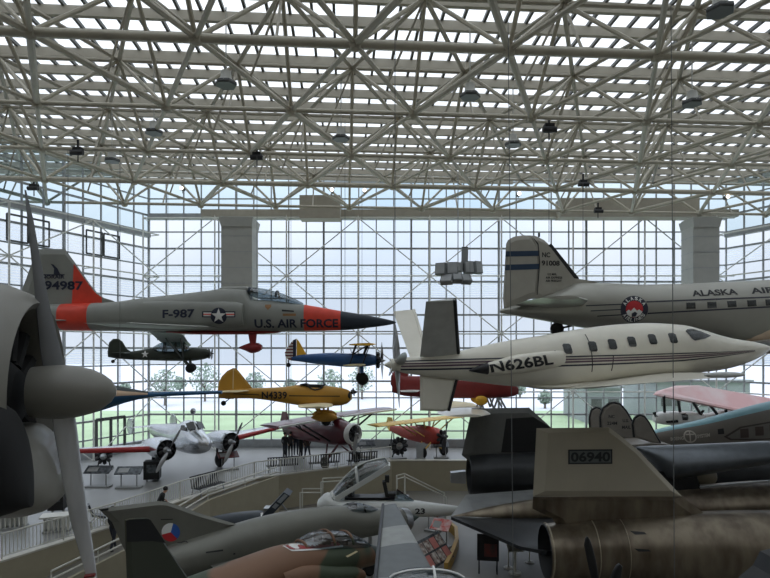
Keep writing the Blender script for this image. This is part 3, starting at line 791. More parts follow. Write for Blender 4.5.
b = MB(); c.text(b, 'N626BL', (492, 372.8), (553.5, 364.4), 10.6, lambda x, z: -.5 - hn.y(x, z), -.8, slant=-2.5); b.build('registration', G['ink'], c.root)
b = MB(); c.poly(b, [(554.4, 350.5), (555.4, 350.5), (555.4, 366.4), (554.4, 366.4)], near(h), -.7, 0, .02); b.build('nacelle_edge', G['ink'], c.root)
for (px, py) in ((567.5, 348.6), (592, 346.4), (611.5, 344.2), (631, 341.6), (652, 339.2), (673, 338)):
    b = MB(); w_, hh = 4.1, 5.1
    pts = [(-w_, -hh + 1.6), (-w_ + 1.4, -hh), (w_ - 1.8, -hh), (w_ - .3, -hh + 1.4), (w_ + .4, hh - 1.4), (w_ - .8, hh), (-w_ + 2, hh), (-w_ + .7, hh - 1.4)]
    c.poly(b, [(px + a, py + q) for a, q in pts], near(h), -.72, 0, .012, 3)
    b.build('cabin_window', G['wind'], c.root)
b = MB(); c.poly(b, [(686.5, 331), (690, 329), (695, 328.4), (704, 330.8), (714, 335.2), (705, 338.4), (693, 340.6), (690, 338.6)], near(h), -.6, 0, .012, 3); b.build('cockpit_window', G['wind'], c.root)
b = MB(); c.poly(b, [(589, 334), (589.9, 334), (593, 372), (592, 372)], near(h), -.76, 0, .01); c.poly(b, [(612, 356), (613, 356), (613, 371), (612, 371)], near(h), -.76, 0, .006)
b.build('door_outline', M['darkmetal'], c.root)
# V tail
def vfin(pts, y0, y1, name, m, edge):
    lo = [c.L(p[0], p[1], y0) for p in pts[:2]]; hi = [c.L(p[0], p[1], y1) for p in pts[2:]]   # root TE, root LE ; tip LE, tip TE
    af = airfoil(t=.08); rg = []
    n = Vector((0, (hi[0].z - lo[0].z), -(y1 - y0))).normalized()
    for te, le in ((lo[0], lo[1]), (hi[1], hi[0])):
        ch = te - le; rg.append([le + ch * a + n * ch.length * q for a, q in af])
    o = MB().rings(rg).build(name, m, c.root, True)
    e = MB(); e.rings([[le + (te - le) * .06 + n * .05 * math.sin(q) + (le - te).normalized() * .06 * math.cos(q) for q in [i * math.pi / 4 for i in range(8)]] for te, le in ((lo[0], lo[1]), (hi[1], hi[0]))])
    e.build('leading_edge_boot', edge, o, True); return o
vfin([(420, 357), (460.5, 355), (456.5, 299.5), (426, 301.5)], -.15, -2.0, 'tail_fin', G['tailgrey'], M['darkmetal'])
vfin([(411, 360), (430, 360), (415, 310), (393, 311.5)], .15, 2.0, 'tail_fin', G['ivory'], G['ivory'])
vf = c.fin([(420, 374), (456, 378), (447.5, 410.5), (443, 411.5), (420, 410.5)], .14, G['ivory'], 'ventral_fin')
b = MB(); c.poly(b, [(455, 379), (458, 379), (450, 411), (447, 411)], flat(-.02)); b.build('leading_edge_boot', M['darkmetal'], vf)
# main wing with dihedral
zr = c.L(600, 379).z
for sg in (-1, 1):
    pass
rle, rte, tle, tte = c.L(690, 375, -.45), c.L(558, 389.5, -.45), c.L(744, 373.5, -4.6), c.L(706, 378.5, -4.6)
for sg in (1, -1):
    af = airfoil(t=.07); rg = []
    for le, te in ((rle, rte), (tle, tte)):
        le = Vector((le.x, le.y * sg, le.z)); te = Vector((te.x, te.y * sg, te.z)); ch = te - le
        rg.append([le + ch * a_ + Vector((0, 0, 1)) * ch.length * q for a_, q in af])
    MB().rings(rg).build('wing', G['ivory'], c.root, True)
    b = MB(); b.ball((tle.x - .55, tle.y * sg, tle.z - .03), .6, .07, .075); b.build('wingtip_pod', G['tailgrey'], c.root, True)
hb = c.hull([(522, 384, 386.5, .2), (545, 383, 389.4, .55), (580, 380, 388.6, .62), (625, 376, 384.4, .6), (660, 374, 379, .3)], 2.2); hb.mb().build('belly_fairing', G['ivory'], c.root, True)
o = prop2(c.root, c.L(397, 365), 1.3, 75, M['alu'], .2, n=4, chord=.15, hubmat=G['ivory'])

# ---------------- polished airliner with round emblem
G['dc3'] = mat('polished airliner skin', (158, 157, 149), .34, .45, var=.06, scale=.8); G['dc3fin'] = mat('silver painted rudder', (164, 161, 151), .45, .2, var=.05)
c = Craft('propeller_airliner', 'polished metal airliner with navy rudder stripes and round emblem hanging above the white jet', 'airliner', 640, 305, 26)
st = [(500, 309.5, 313, .08), (512, 306, 315.2, .25), (530, 301, 318.4, .45), (545, 296.4, 321, .6), (560, 290.4, 324, .74), (577, 283, 327, .88), (600, 283, 330, 1.0), (640, 284.6, 335, 1.12), (680, 283.8, 341, 1.2), (720, 282, 346, 1.22), (770, 279.6, 350, 1.22), (840, 277, 352, 1.2), (890, 279, 350, 1.05), (920, 290, 344, .8), (940, 306, 334, .4), (946, 316, 326, .1)]
h = c.hull(st, 2.1, 32, 90); h.mb().build('fuselage', G['dc3'], c.root, True); Xc = lambda px: c.L(px, 305).x
fn_ = c.fin([(530, 235.4), (536, 236), (544, 240), (550, 245.5), (577, 280.6), (600, 284), (580, 290), (540, 301), (535, 298), (538, 262)], .18, G['dc3fin'], 'tail_fin')
ru = c.fin([(506, 244), (508, 240), (513.5, 236.8), (522, 235.4), (531, 235.4), (538, 244), (539.5, 262), (537, 297), (528, 300), (504, 310), (503, 298)], .16, G['dc3fin'], 'rudder')
b = MB(); c.poly(b, [(505.6, 251.6), (539, 251), (539, 256.2), (505.2, 257)], flat(-.085), eps=.006); c.poly(b, [(505, 265), (539, 264), (539, 269.4), (504.6, 270.6)], flat(-.085), eps=.006)
c.poly(b, [(531, 236), (538, 244), (539.6, 262), (537, 295), (536.2, 295), (538.6, 262), (537, 245)], flat(-.085), mi=1); b.build('rudder_stripes', [mat('rudder navy', (34, 58, 84), .5), M['darkmetal']], ru)
b = MB(); c.text(b, 'NC', (541.5, 257.6), (549.5, 257.8), 5, flat(-.095)); c.text(b, '91008', (541, 266), (559, 266.2), 5.2, flat(-.095))
c.text(b, 'U.S. MAIL', (547, 275.6), (556, 275.6), 2.2, flat(-.095)); c.text(b, 'AIR EXPRESS', (545, 279), (561.5, 279), 2.2, flat(-.095)); c.text(b, 'AIR FREIGHT', (545, 282.2), (561, 282.2), 2.2, flat(-.095)); b.build('tail_lettering', G['ink'], fn_)
b = MB(); b.bar(c.L(549, 245), c.L(577, 279.8), .14, .2); b.build('leading_edge_boot', M['black'], fn_)
b = MB(); b.tube(c.L(539, 237), c.L(539, 233), .05); b.build('tail_antenna', M['darkmetal'], fn_)
zs = c.L(540, 306).z
for sg in (-1, 1):
    wing_mb([(Xc(580), Xc(512), sg * .3, zs), (Xc(568), Xc(512), sg * 2.6, zs + .02), (Xc(552), Xc(519), sg * 3.7, zs + .03)], .12).build('stabilizer', G['dc3'], c.root, True)
b = MB(); p = c.L(557, 329); wheel(b, p, .3, .2); b.bar(p, c.L(575, 325), .09, .09); b.bar(p + Vector((0, 0, .1)), c.L(566, 322), .07, .07); b.build('tail_wheel', M['rubber'], c.root, True)
b = MB()
for (x0, x1, y) in ((587, 623, 304.6), (592, 622, 309.8), (599, 624, 315)): c.poly(b, [(x0, y + .4), (x1, y - .9), (x1, y + .1), (x0, y + 1.4)], near(h), -1.05, 0, .01)
def strip(xa, ya, xb, yb, w_):
    n = int((xb - xa) / 20) + 1
    for i in range(n):
        u0, u1 = i / n, (i + 1) / n
        f = lambda u: (xa + (xb - xa) * u, ya + (yb - ya) * u)
        p0, p1 = f(u0), f(u1); c.poly(b, [(p0[0], p0[1] - w_), (p1[0], p1[1] - w_), (p1[0], p1[1] + w_), (p0[0], p0[1] + w_)], near(h), -1.15, 0, .01, 8)
b.build('cheat_lines', G['dknavy'], c.root); b = MB(); strip(647, 301.8, 900, 292, .7); b.build('cheat_lines', G['dknavy'], c.root); b = MB(); strip(648, 313.4, 900, 300, .7)
b.build('cheat_lines', G['dknavy'], c.root)
for px in (691, 712, 732, 752, 770.5, 789, 807, 825):
    b = MB(); py = 305.6 - (px - 691) * .042; c.poly(b, [(px - 4.5, py - 3), (px + 4.5, py - 3.3), (px + 4.5, py + 3), (px - 4.5, py + 3.4)], near(h), -1.2, 0, .012, 3); b.build('cabin_window', G['wind'], c.root)
b = MB(); c.text(b, 'ALASKA', (693, 296.4), (739, 294.4), 6.4, near(h), -1.1); b.build('lettering', G['ink'], c.root); b = MB(); c.text(b, 'AIRLINES', (752.5, 293.8), (815, 290.4), 6.4, near(h), -1.1); b.build('lettering', G['ink'], c.root)
b = MB(); cc = (634.5, 309); nf = near(h); of = -1.1
c.disc(b, cc, 13.4, nf, of, 0, .014, 32); c.disc(b, cc, 8.4, nf, of, 1, .02, 28); c.poly(b, [(626.6, 311.5), (629, 309.6), (631, 311), (634, 307.6), (637, 310.6), (639, 309.4), (642.4, 311.8), (640.5, 315), (636.5, 317.2), (631, 316.8), (628, 314.6)], nf, of, 2, .026, 3)
c.poly(b, [(632, 313.5), (635, 311.6), (637.5, 313.4), (636, 316.6), (632.5, 316.8)], nf, of, 0, .032, 3)
for word, a0, a1, fl in (('ALASKA', 150, 30, 1), ('AIRLINES', 215, 325, -1)):
    for i, ch in enumerate(word):
        a = R(a0 + (a1 - a0) * i / (len(word) - 1)); q = (cc[0] + 10.8 * math.cos(a), cc[1] - 10.8 * math.sin(a)); t = (math.sin(a) * fl, math.cos(a) * fl)
        bm = text2d(ch); upv = (math.cos(a) * fl, -math.sin(a) * fl)
        wv = 1.5 if ch != 'I' else .5
        fnm = lambda u, v, o, q=q, t=t, upv=upv, wv=wv: c.xz(q[0] + (u - .5) * 2 * wv * t[0] + (v - .5) * 3.6 * upv[0], q[1] + (u - .5) * 2 * wv * t[1] + (v - .5) * 3.6 * upv[1], o)
        c.decal_bm(b, bm, fnm, nf, of, .024, 2, .5, .5)
b.build('round_emblem', [G['dknavy'], mat('emblem red', (190, 42, 50), .5), G['wht']], c.root)
zw = c.L(790, 344).z
for sg in (-1, 1):
    wing_mb([(Xc(860), Xc(722), sg * .6, zw), (Xc(850), Xc(745), sg * 4, zw + .2), (Xc(810), Xc(765), sg * 9, zw + .75)], .13).build('wing', G['dc3'], c.root, True)
hf = c.hull([(716, 338, 344, .3), (740, 325, 350, .9), (770, 314, 354, 1.35), (810, 308, 356, 1.5), (860, 318, 354, 1.3), (880, 336, 350, .6)], 2.0); hf.mb().build('wing_fillet', mat('fillet primer', (190, 168, 146), .5, .2), c.root, True)

# ---------------- red biplane partly behind the white pusher
G['crim'] = mat('deep red fabric', (130, 42, 40), .5)
c = Craft('red_racing_biplane', 'deep red aeroplane with white lower wing hanging behind the white pusher aircraft', 'light aircraft', 450, 386, 29)
st = [(392, 372, 392, .1), (405, 376, 396, .22), (430, 376, 397.5, .34), (470, 377, 398, .4), (500, 379, 397.6, .38), (512, 383, 396.6, .3), (518, 387, 394, .12)]
h = c.hull(st, 2.6, 24, 30); h.mb().build('fuselage', G['crim'], c.root, True); Xc = lambda px: c.L(px, 386).x
c.fin([(390.5, 384), (391, 376), (395, 370.5), (401, 369), (408, 372), (410, 386), (404, 393), (396, 393)], .1, G['crim'], 'tail_fin')
for sg in (-1, 1): wing_mb([(Xc(421), Xc(400), sg * .1, c.L(400, 390).z), (Xc(416), Xc(400), sg * 1.3, c.L(400, 390).z)], .06).build('stabilizer', G['wht'], c.root, True)
zl = c.L(450, 409.5).z
for sg in (-1, 1): wing_mb([(Xc(484), Xc(436), sg * .1, zl), (Xc(482), Xc(434), sg * 2.4, zl + .04), (Xc(470), Xc(440), sg * 3.4, zl + .06)], .1).build('lower_wing', G['cream'] if sg > 0 else G['ivory'], c.root, True)
for sg in (-1, 1):
    b = MB()
    for a, q in ((484, 478), (488, 492), (496, 492), (498, 504), (478, 482)): b.tube(c.L(a, 397) + Vector((0, sg * .5, 0)), c.L(q, 408) + Vector((0, sg * .5, 0)), .05, 6)
    b.build('gear_struts', M['alu'], c.root)
for sg in (-1, 1): 
    b = MB(); b.ball(c.L(479, 399.5) + Vector((0, sg * .6, 0)), .34, .16, .24); b.build('wheel_spat', G['yel'], c.root, True)

# ---------------- slender blue glider fuselage behind the spinner
G['boom'] = mat('blue boom', (44, 92, 132), .4); G['bone'] = mat('bone stripe', (208, 178, 150), .5); G['dkgrn'] = mat('dark green top', (40, 50, 50), .5)
c = Craft('glider', 'long slender blue and tan glider tail boom hanging behind the propeller spinner', 'glider', 150, 394, 17)
st = [(10, 384, 432, .62), (60, 381, 421, .55), (100, 383, 411, .4), (130, 388.5, 401.5, .22), (148, 391.6, 397.6, .1), (152, 392, 397.2, .09), (185, 391.2, 395.4, .075), (222, 390.6, 393.8, .06)]
h = c.hull(st, 2.0, 28, 50); X1 = c.L(149, 394).x
b = h.mb((X1,)); fl = []
for f in b.f:
    xm = sum(b.v[i][0] for i in f) / len(f); zm = sum(b.v[i][2] for i in f) / len(f); ym = sum(b.v[i][1] for i in f) / len(f)
    t, bt, w_ = h.at(xm); q = (zm - bt) / max(t - bt, 1e-4)
    fl.append(0 if xm > X1 or q < .5 else (1 if q < .78 else 2))
b.m = fl; b.build('fuselage', [G['boom'], G['bone'], G['dkgrn']], c.root, True)
c.fin([(205, 391.8), (222, 390.5), (222, 394), (205, 394)], .03, G['boom'], 'tail_fin')

# ---------------- huge radial engine cowl and propeller close by
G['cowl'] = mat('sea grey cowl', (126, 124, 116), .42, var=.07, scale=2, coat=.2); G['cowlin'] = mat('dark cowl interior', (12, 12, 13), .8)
c = Craft('propeller_fighter_nose', 'large grey engine cowl with spinner and silver propeller blades by the side window', 'propeller plane', 45, 397, 4.6, 15)
Rr = .80
def P2(px, py, off=0): return c.L(px, py, off)
ax0 = P2(41, 396)
b = MB()
prof = [(-3.2, .86), (-2.2, .9), (-1.2, .93), (-.55, .92), (-.22, .87), (-.06, .8), (0, .735), (-.03, .69), (-.12, .67), (-.5, .7)]
b.lathe(prof, ax0, 'X', 48); b.build('cowl', G['cowl'], c.root, True)
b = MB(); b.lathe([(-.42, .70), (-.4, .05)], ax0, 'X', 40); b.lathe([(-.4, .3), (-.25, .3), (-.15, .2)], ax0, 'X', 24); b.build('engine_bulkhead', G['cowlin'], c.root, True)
en = MB()
for k in range(14):
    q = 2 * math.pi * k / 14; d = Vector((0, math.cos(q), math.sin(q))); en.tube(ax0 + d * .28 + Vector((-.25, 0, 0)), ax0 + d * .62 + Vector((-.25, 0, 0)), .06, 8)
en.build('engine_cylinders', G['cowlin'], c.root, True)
# black hull added to stand for the unlit underside beside the cowl ring
hx = Hull([(c.L(p_, t_, -.78).x, c.L(p_, t_, -.78).z, c.L(p_, b_, -.78).z, w_) for p_, t_, b_, w_ in ((-60, 396, 530, .3), (-12, 402, 522, .32), (4, 410, 516, .3), (14, 428, 513, .26), (22, 456, 510, .18), (29, 496, 509, .05))], 2.4); b = hx.mb(); b.v = [(x, y - .72, z) for x, y, z in b.v]; b.build('shaded_underside', G['cowlin'], c.root, True)
hx = c.hull([(-60, 430, 512, .5), (0, 424, 513, .56), (30, 424, 512, .54), (48, 438, 508, .48), (57, 458, 502, .38), (62, 478, 497, .2)], 2.3); hx.mb().build('chin_scoop', G['cowl'], c.root, True)
sp = MB(); s0 = ax0 + Vector((.06, 0, .03))
sp.lathe([(-.12, .2), (0, .215), (.1, .215), (.2, .206), (.31, .178), (.39, .138), (.45, .09), (.485, .035), (.49, .005)], s0, 'X', 36); spn = sp.build('spinner', G['cowl'], c.root, True)
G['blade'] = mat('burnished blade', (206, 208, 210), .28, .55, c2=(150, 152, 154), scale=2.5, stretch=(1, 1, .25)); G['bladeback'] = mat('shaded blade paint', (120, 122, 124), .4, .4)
def blade(pl, pr, tips, mt):
    """outline pairs left and right down the blade"""
    rg = []
    for (l, r_), th in zip(zip(pl, pr), tips):
        a, q = P2(*l, 0.0), P2(*r_, 0.0); m_ = (a + q) / 2; hw = (q - a) / 2; yy = Vector((0, 1, 0))
        rg.append([m_ + Vector((s0.x + .12 - ax0.x, 0, 0)) * 0 + hw * math.cos(t) + (yy * th + hw * 0) * math.sin(t) + yy * math.cos(t) * th * 1.4 for t in [2 * math.pi * i / 14 for i in range(14)]])
    return MB().rings(rg).build('propeller_blade', mt, spn, True)
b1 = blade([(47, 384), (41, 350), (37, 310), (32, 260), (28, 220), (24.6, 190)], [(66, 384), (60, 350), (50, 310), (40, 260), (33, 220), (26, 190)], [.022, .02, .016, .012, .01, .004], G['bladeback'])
b2 = blade([(52, 404), (55, 430), (62, 470), (71, 520), (82, 558), (88, 580), (93, 606)], [(72, 404), (76, 430), (81, 470), (88, 520), (94, 558), (97, 580), (98, 606)], [.03, .028, .024, .02, .016, .012, .008], G['blade'])
b = MB()
for (pl, pr, mi) in (((86, 574), (96.6, 572.5), 0), ((87, 577.5), (97, 576), 1)):
    a, q = P2(*pl, 0), P2(*pr, 0); b.bar(a + Vector((0, -.05, 0)), q + Vector((0, -.05, 0)), .05, .014, mi)
b.build('tip_band', [G['crim'], G['wht']], b2)
# ================================================================= AIRCRAFT ON THE FLOORS
def gearleg(parent, top, foot, r=.3, w=.22, m=None):
    b = MB(); b.tube(top, foot, .07, 8); lg = b.build('landing_gear', m or M['alu'], parent)
    b = MB(); wheel(b, foot, r, w); b.build('wheel', M['rubber'], lg, True)
    return lg
def lz(c, z): return z - c.O.z        # world height to local height

# ---------------- bare metal grey delta jet with tricolour roundel
G['mig'] = mat('weathered grey jet skin', (120, 120, 112), .42, .35, var=.16, scale=.9)
c = Craft('delta_jet_fighter', 'grey jet fighter with red white and blue tail roundel parked on the lower floor', 'jet fighter', 270, 540, 20.5, 33.5)
st = [(132, 556, 592, .5), (140, 552, 592, .56), (170, 544, 583, .6), (200, 535, 575, .62), (230, 526, 567, .62), (260, 517.5, 558.6, .62), (290, 511, 551.5, .6), (320, 507, 545, .58), (345, 505.6, 540, .56), (358, 508, 538, .54), (376, 508.4, 534.4, .52), (395, 508.6, 531, .5), (406, 509, 529.4, .46)]
h = c.hull(st, 2.1, 30, 60); X1 = c.L(396, 520).x
b = h.mb(cap=True); b.build('fuselage', G['mig'], c.root, True)
q = c.L(407, 519.2); b = MB(); b.lathe([(-.3, .50), (-.02, .47), (.03, .43), (0, .38), (-.25, .36)], q, 'X', 28); b.build('intake_ring', M['alu'], c.root, True)
b = MB(); b.lathe([(-.2, .3), (.1, .22), (.35, .12), (.62, .01)], q, 'X', 20); b.build('nose_cone', mat('dark green cone', (58, 70, 62), .5), c.root, True)
fo = c.fin([(98, 508.6), (130, 504.6), (158, 501), (168, 502), (178, 505.4), (205, 515), (240, 525), (200, 545), (130, 560), (122, 545), (112, 522)], .16, G['mig'], 'tail_fin')
b = MB(); c.disc(b, (170, 531.5), 9.2, flat(-.09), 0, 0, .004, 24, -45, 75); c.disc(b, (170, 531.5), 9.2, flat(-.09), 0, 1, .004, 24, 75, 195); c.disc(b, (170, 531.5), 9.2, flat(-.09), 0, 2, .004, 24, 195, 315)
b.build('roundel', [mat('roundel blue', (48, 92, 170), .5), G['wht'], mat('roundel red', (190, 44, 50), .5)], fo)
b = MB(); b.tube(c.L(160, 511), c.L(162, 516), .04); c.poly(b, [(160, 518.4), (172, 518), (172, 518.8), (160, 519.2)], flat(-.1)); c.poly(b, [(98, 508.8), (108, 507.4), (108, 509.6), (101, 510.4)], flat(-.09)); b.build('fin_probe', M['black'], fo)
b = MB()
for pts in ([(205, 551), (222, 548.4), (222, 550), (205, 552.4)], [(178, 546), (190, 544), (190, 545), (178, 547)], [(232, 552), (234, 551.6), (234, 553.4), (232, 553.8)], [(190, 533), (212, 529), (212, 530), (190, 534)]): c.poly(b, pts, near(h), -.5, 0, .012)
b.build('access_panel', M['darkmetal'], c.root)
hc = c.hull([(345, 505.6, 512, .3), (350, 503.8, 514, .36), (360, 503.2, 514, .36), (368, 505, 513, .32), (378, 508.6, 511, .1)], 2.1, 20, 24); ca = hc.mb().build('canopy', M['canopyglass'], c.root, True)
b = MB(); b.tube(c.L(362, 503.4) + Vector((0, -.3, -.3)), c.L(362, 503.2) + Vector((0, -.1, 0)), .03); b.box(c.L(352, 508), (.3, .3, .35)); b.build('canopy_frame', M['black'], ca)
zw = lz(c, .1); Xm = lambda px: c.L(px, 540).x
for sg in (-1, 1): wing_mb([(Xm(315), Xm(205), sg * .5, zw), (Xm(250), Xm(205), sg * 2.0, zw)], .05).build('wing', G['mig'], c.root, True)
for (px, sg) in ((230, -1), (230, 1), (370, 0)):
    x = Xm(px); gearleg(c.root, Vector((x, sg * .9, lz(c, -.2))), Vector((x, sg * 1.0, lz(c, ZL + .32))), .32)

# ---------------- brown and green camouflage jet
G['camo'] = camo('brown green camouflage', [(122, 90, 68), (122, 90, 68), (64, 74, 56)], .55); G['camog'] = mat('dark green nose', (54, 62, 54), .5)
c = Craft('camouflage_jet', 'brown and green camouflage jet with dark tail fin parked beside the grey jet', 'jet fighter', 330, 550, 17.7, 43)
st = [(128, 602, 650, .4), (160, 590, 640, .52), (195, 577, 624, .62), (225, 566.5, 610, .66), (255, 555.5, 598, .68), (280, 547, 590, .68), (300, 543.6, 584, .66), (330, 542.6, 575, .6), (362, 543, 566, .5), (378, 546, 562, .4), (395, 551, 560, .2), (402, 554, 558, .06)]
h = c.hull(st, 2.2, 30, 60); X1 = c.L(366, 550).x
h.mb((X1,), lambda x: 1 if x > X1 else 0).build('fuselage', [G['camo'], G['camog']], c.root, True)
hc = c.hull([(298, 544, 551, .22), (306, 537, 553, .38), (318, 531.4, 553, .44), (332, 530.6, 552, .44), (344, 531.2, 551, .42), (358, 536.4, 550, .36), (368, 543, 548, .2)], 2.1, 22, 30); ca = hc.mb().build('canopy', M['canopyglass'], c.root, True)
b = MB()
for px in (301, 326, 345):
    x = c.L(px, 545).x; t, bt, w_ = hc.at(x)
    for q in range(14):
        f = lambda a: (x, (w_ + .012) * math.cos(a), (t + bt) / 2 + ((t - bt) / 2 + .012) * math.sin(a)); b.tube(f(math.pi * q / 14), f(math.pi * (q + 1) / 14), .04, 6)
b.build('canopy_frame', G['camo'], ca)
b = MB(); b.box(c.L(322, 540), (.34, .42, .5)); b.ball(c.L(325, 535.6), .15); b.box(c.L(340, 543), (.3, .4, .25)); b.build('ejection_seat', mat('seat brown', (96, 70, 54), .7), c.root, True)
b = MB()
rl = [(295.6, 550.4), (298, 553), (349, 549.6), (353, 547.2), (350, 545.6), (318, 548)]
sf = lambda x, z: -h.y(x, z) - .02
c.poly(b, [(295, 551.4), (298, 553.8), (350, 549.6), (353.6, 547.4), (352, 545.4), (299, 549.4)], sf, -.66, 0, .012, 4); c.poly(b, [(297.4, 551.4), (299, 552.6), (349.4, 548.6), (351.6, 547.2), (351, 546.4), (299.6, 550.6)], sf, -.66, 1, .02, 4)
b.build('canopy_sill_marking', [G['wht'], G['tankred']], c.root)
hi = c.hull([(270, 566, 596, .2), (286, 560.6, 588, .3), (325, 561, 579, .3), (345, 562, 574, .27), (348, 563.5, 572, .24)], 2.4); b = hi.mb(); b.v = [(x, y - .62, z) for x, y, z in b.v]; b.build('air_intake', G['camo'], c.root, True)
b = hi.mb(); b.v = [(x, y + .62, z) for x, y, z in b.v]; b.build('air_intake', G['camo'], c.root, True)
fp = [(124.5, 519.5), (128, 518.2), (146, 517.6), (149, 518.6), (152, 523), (170, 551), (192, 584), (196, 604), (128, 610)]
fo = c.fin(fp, .18, camo('fin camouflage', [(58, 64, 54), (82, 80, 64), (58, 62, 52)], .5), 'tail_fin')
b = MB(); c.poly(b, [(124.5, 519.8), (128, 518.6), (146, 518), (149, 519), (152, 523.4), (164, 542), (150, 540), (125.4, 541)], flat(-.092), 0, 0, .006); b.build('fin_cap', mat('black fin tip', (24, 25, 27), .5), fo)
b = MB(); c.poly(b, [(345, 556), (358, 551.4), (359.4, 552.2), (347, 557)], near(h), -.55, 0, .03); b.build('intake_trim', G['cream'], c.root)
for px, sg in ((240, -1), (240, 1), (360, 0)):
    x = c.L(px, 570).x; gearleg(c.root, Vector((x, sg * .7, lz(c, .2))), Vector((x, sg * .9, lz(c, ZL + .28))), .28)

# ---------------- jet close below with pale canopy arch and long grey wing
G['gw1'] = camo('two tone grey camouflage', [(104, 108, 106), (104, 108, 106), (150, 152, 146)], .42, .55)
c = Craft('grey_camouflage_jet', 'grey two tone jet showing its long wing and white canopy arch beside the camouflage jet', 'jet fighter', 430, 596, 12.4)
st = [(240, 610, 660, .3), (300, 590, 660, .6), (350, 584, 662, .75), (392, 580, 664, .8), (430, 579, 664, .8), (470, 580, 662, .75), (520, 592, 650, .55), (560, 606, 634, .2)]
h = c.hull(st, 2.2, 28, 40); h.mb().build('fuselage', G['gw1'], c.root, True)
hc = c.hull([(388, 579, 590, .1), (394, 574.6, 592, .3), (410, 570.6, 592, .42), (432, 569.4, 592, .44), (450, 571.6, 592, .4), (464, 577, 590, .22)], 2.1, 22, 30); ca = hc.mb().build('canopy', M['canopyglass'], c.root, True)
b = MB()
pts = [c.L(px, py) for px, py in ((390, 577.6), (394, 574.4), (402, 572), (410, 570.4), (421, 569.4), (432, 569.2), (442, 570), (450, 571.4), (458, 574), (464, 577.6))]
b.path(pts, .03, 6)
for px in (434,):
    x = c.L(px, 580).x; t, bt, w_ = hc.at(x)
    for q in range(12):
        f = lambda a: (x, (w_ + .01) * math.cos(a), (t + bt) / 2 + ((t - bt) / 2 + .01) * math.sin(a)); b.tube(f(math.pi * q / 12), f(math.pi * (q + 1) / 12), .03, 6)
b.build('canopy_frame', G['wht'], ca, True)
def tow(c, p): return Vector(((p - c.O).dot(c.ex), (p - c.O).dot(c.ey), p.z - c.O.z))
wl, wr, tl, tr = [tow(c, P(*q)) for q in ((375, 584, 14.2), (437, 578, 14.6), (383, 505.4, 20.6), (396, 503.8, 20.8))]
af = airfoil(t=.09); rg = []
for k in range(9):
    u = k / 8; le = wr + (tr - wr) * u; te = wl + (tl - wl) * u; ch = te - le
    rg.append([le + ch * a + Vector((0, 0, 1)) * ch.length * q for a, q in af])
X = [rg]
bands = [0, 0, 0, 1, 1, 1, 0, 0]
rg0 = [[Vector(p) for p in r] for r in rg]
MB().rings(rg0, mi=[0, 0, 0, 1, 1, 0, 0, 0]).build('wing', [mat('wing dark grey', (98, 102, 102), .5), mat('wing pale grey', (150, 152, 148), .5)], c.root, True)
b = MB(); b.path([wl + Vector((0, 0, .06)), tl + Vector((0, 0, .03))], .05, 6); b.build('trailing_edge', M['darkmetal'], c.root)
for px, sg in ((330, 0), (470, -1), (470, 1)):
    x = c.L(px, 600).x; gearleg(c.root, Vector((x, sg * .6, lz(c, .9))), Vector((x, sg * .9, lz(c, ZL + .3))), .3)

# ---------------- white jet with raised canopy
c = Craft('white_jet', 'white jet with raised bubble canopy and dark seats parked behind the grey jet nose', 'jet fighter', 390, 505, 27)
G['jwhite'] = mat('grubby white jet paint', (206, 208, 204), .4, var=.06)
st = [(318, 500, 510, .4), (327, 493, 511, .6), (336, 495.6, 513, .66), (345, 498, 514, .66), (393, 498.4, 516, .6), (410, 500.2, 516.4, .5), (435, 503.4, 516, .36), (455, 506, 515, .22), (472, 509, 513, .06)]
h = c.hull(st, 2.4, 24, 50); h.mb().build('fuselage', G['jwhite'], c.root, True)
b = MB(); c.text(b, '23', (415, 513.6), (425, 513.8), 5.6, near(h), -.4); b.build('lettering', G['ink'], c.root)
b = MB(); b.box(c.L(370, 496.8), (2.3, .7, .1)); b.build('cockpit_opening', M['black'], c.root)
for px, py in ((350, 493.6), (386, 490.5)):
    b = MB(); p = c.L(px, py); b.box(p, (.16, .45, .9), M=Matrix.Rotation(R(-12), 3, 'Y')); b.box(p + Vector((.05, 0, .55)), (.2, .3, .3)); b.box(p + Vector((.25, 0, -.15)), (.4, .42, .12)); b.build('ejection_seat', mat('seat webbing', (44, 44, 42), .8), c.root)
arc = [(332, 493), (338, 485), (347.5, 474.5), (356, 467), (366, 462), (376, 459.2), (385, 457.8), (389, 464.6)]
ch0, ch1 = c.L(336, 497), c.L(389, 464.8); rid = [c.L(*p) for p in arc]; n = len(rid)
rail = [ch0 + (ch1 - ch0) * (i / (n - 1)) for i in range(n)]
vs = []; fs = []
for i in range(n):
    for k in range(9):
        a = math.pi * k / 8; vs.append(rail[i] + (rid[i] - rail[i]) * math.sin(a) + Vector((0, -.46 * math.cos(a), 0)))
for i in range(n - 1):
    for k in range(8): fs.append((i * 9 + k, i * 9 + k + 1, (i + 1) * 9 + k + 1, (i + 1) * 9 + k))
ca = MB().add(vs, fs).build('canopy', M['canopyglass'], c.root, True)
b = MB()
for sg in (-1, 1): b.bar(ch0 + Vector((0, sg * .46, 0)), ch1 + Vector((0, sg * .46, 0)), .1, .22)
for i in (0, 3, n - 1):
    b.path([vs[i * 9 + k] for k in range(9)], .06 if i else .1, 6)
b.path(rid, .05, 6); b.build('canopy_frame', G['jwhite'], ca)
b = MB(); c.L(350, 490); b.tube(c.L(352, 497), c.L(357, 482), .04); b.build('canopy_strut', M['alu'], ca)
b = MB(); p0, p1, p2 = c.L(394, 498.5), c.L(397, 489.5), c.L(414, 500.6); w_ = Vector((0, .4, 0))
b.add([p0 - w_, p1 - w_ * .4, p2 - w_ * .3, p0 + w_, p1 + w_ * .4, p2 + w_ * .3], [(0, 1, 2), (3, 5, 4), (1, 4, 5, 2)]); b.build('windshield', M['canopyglass'], c.root)
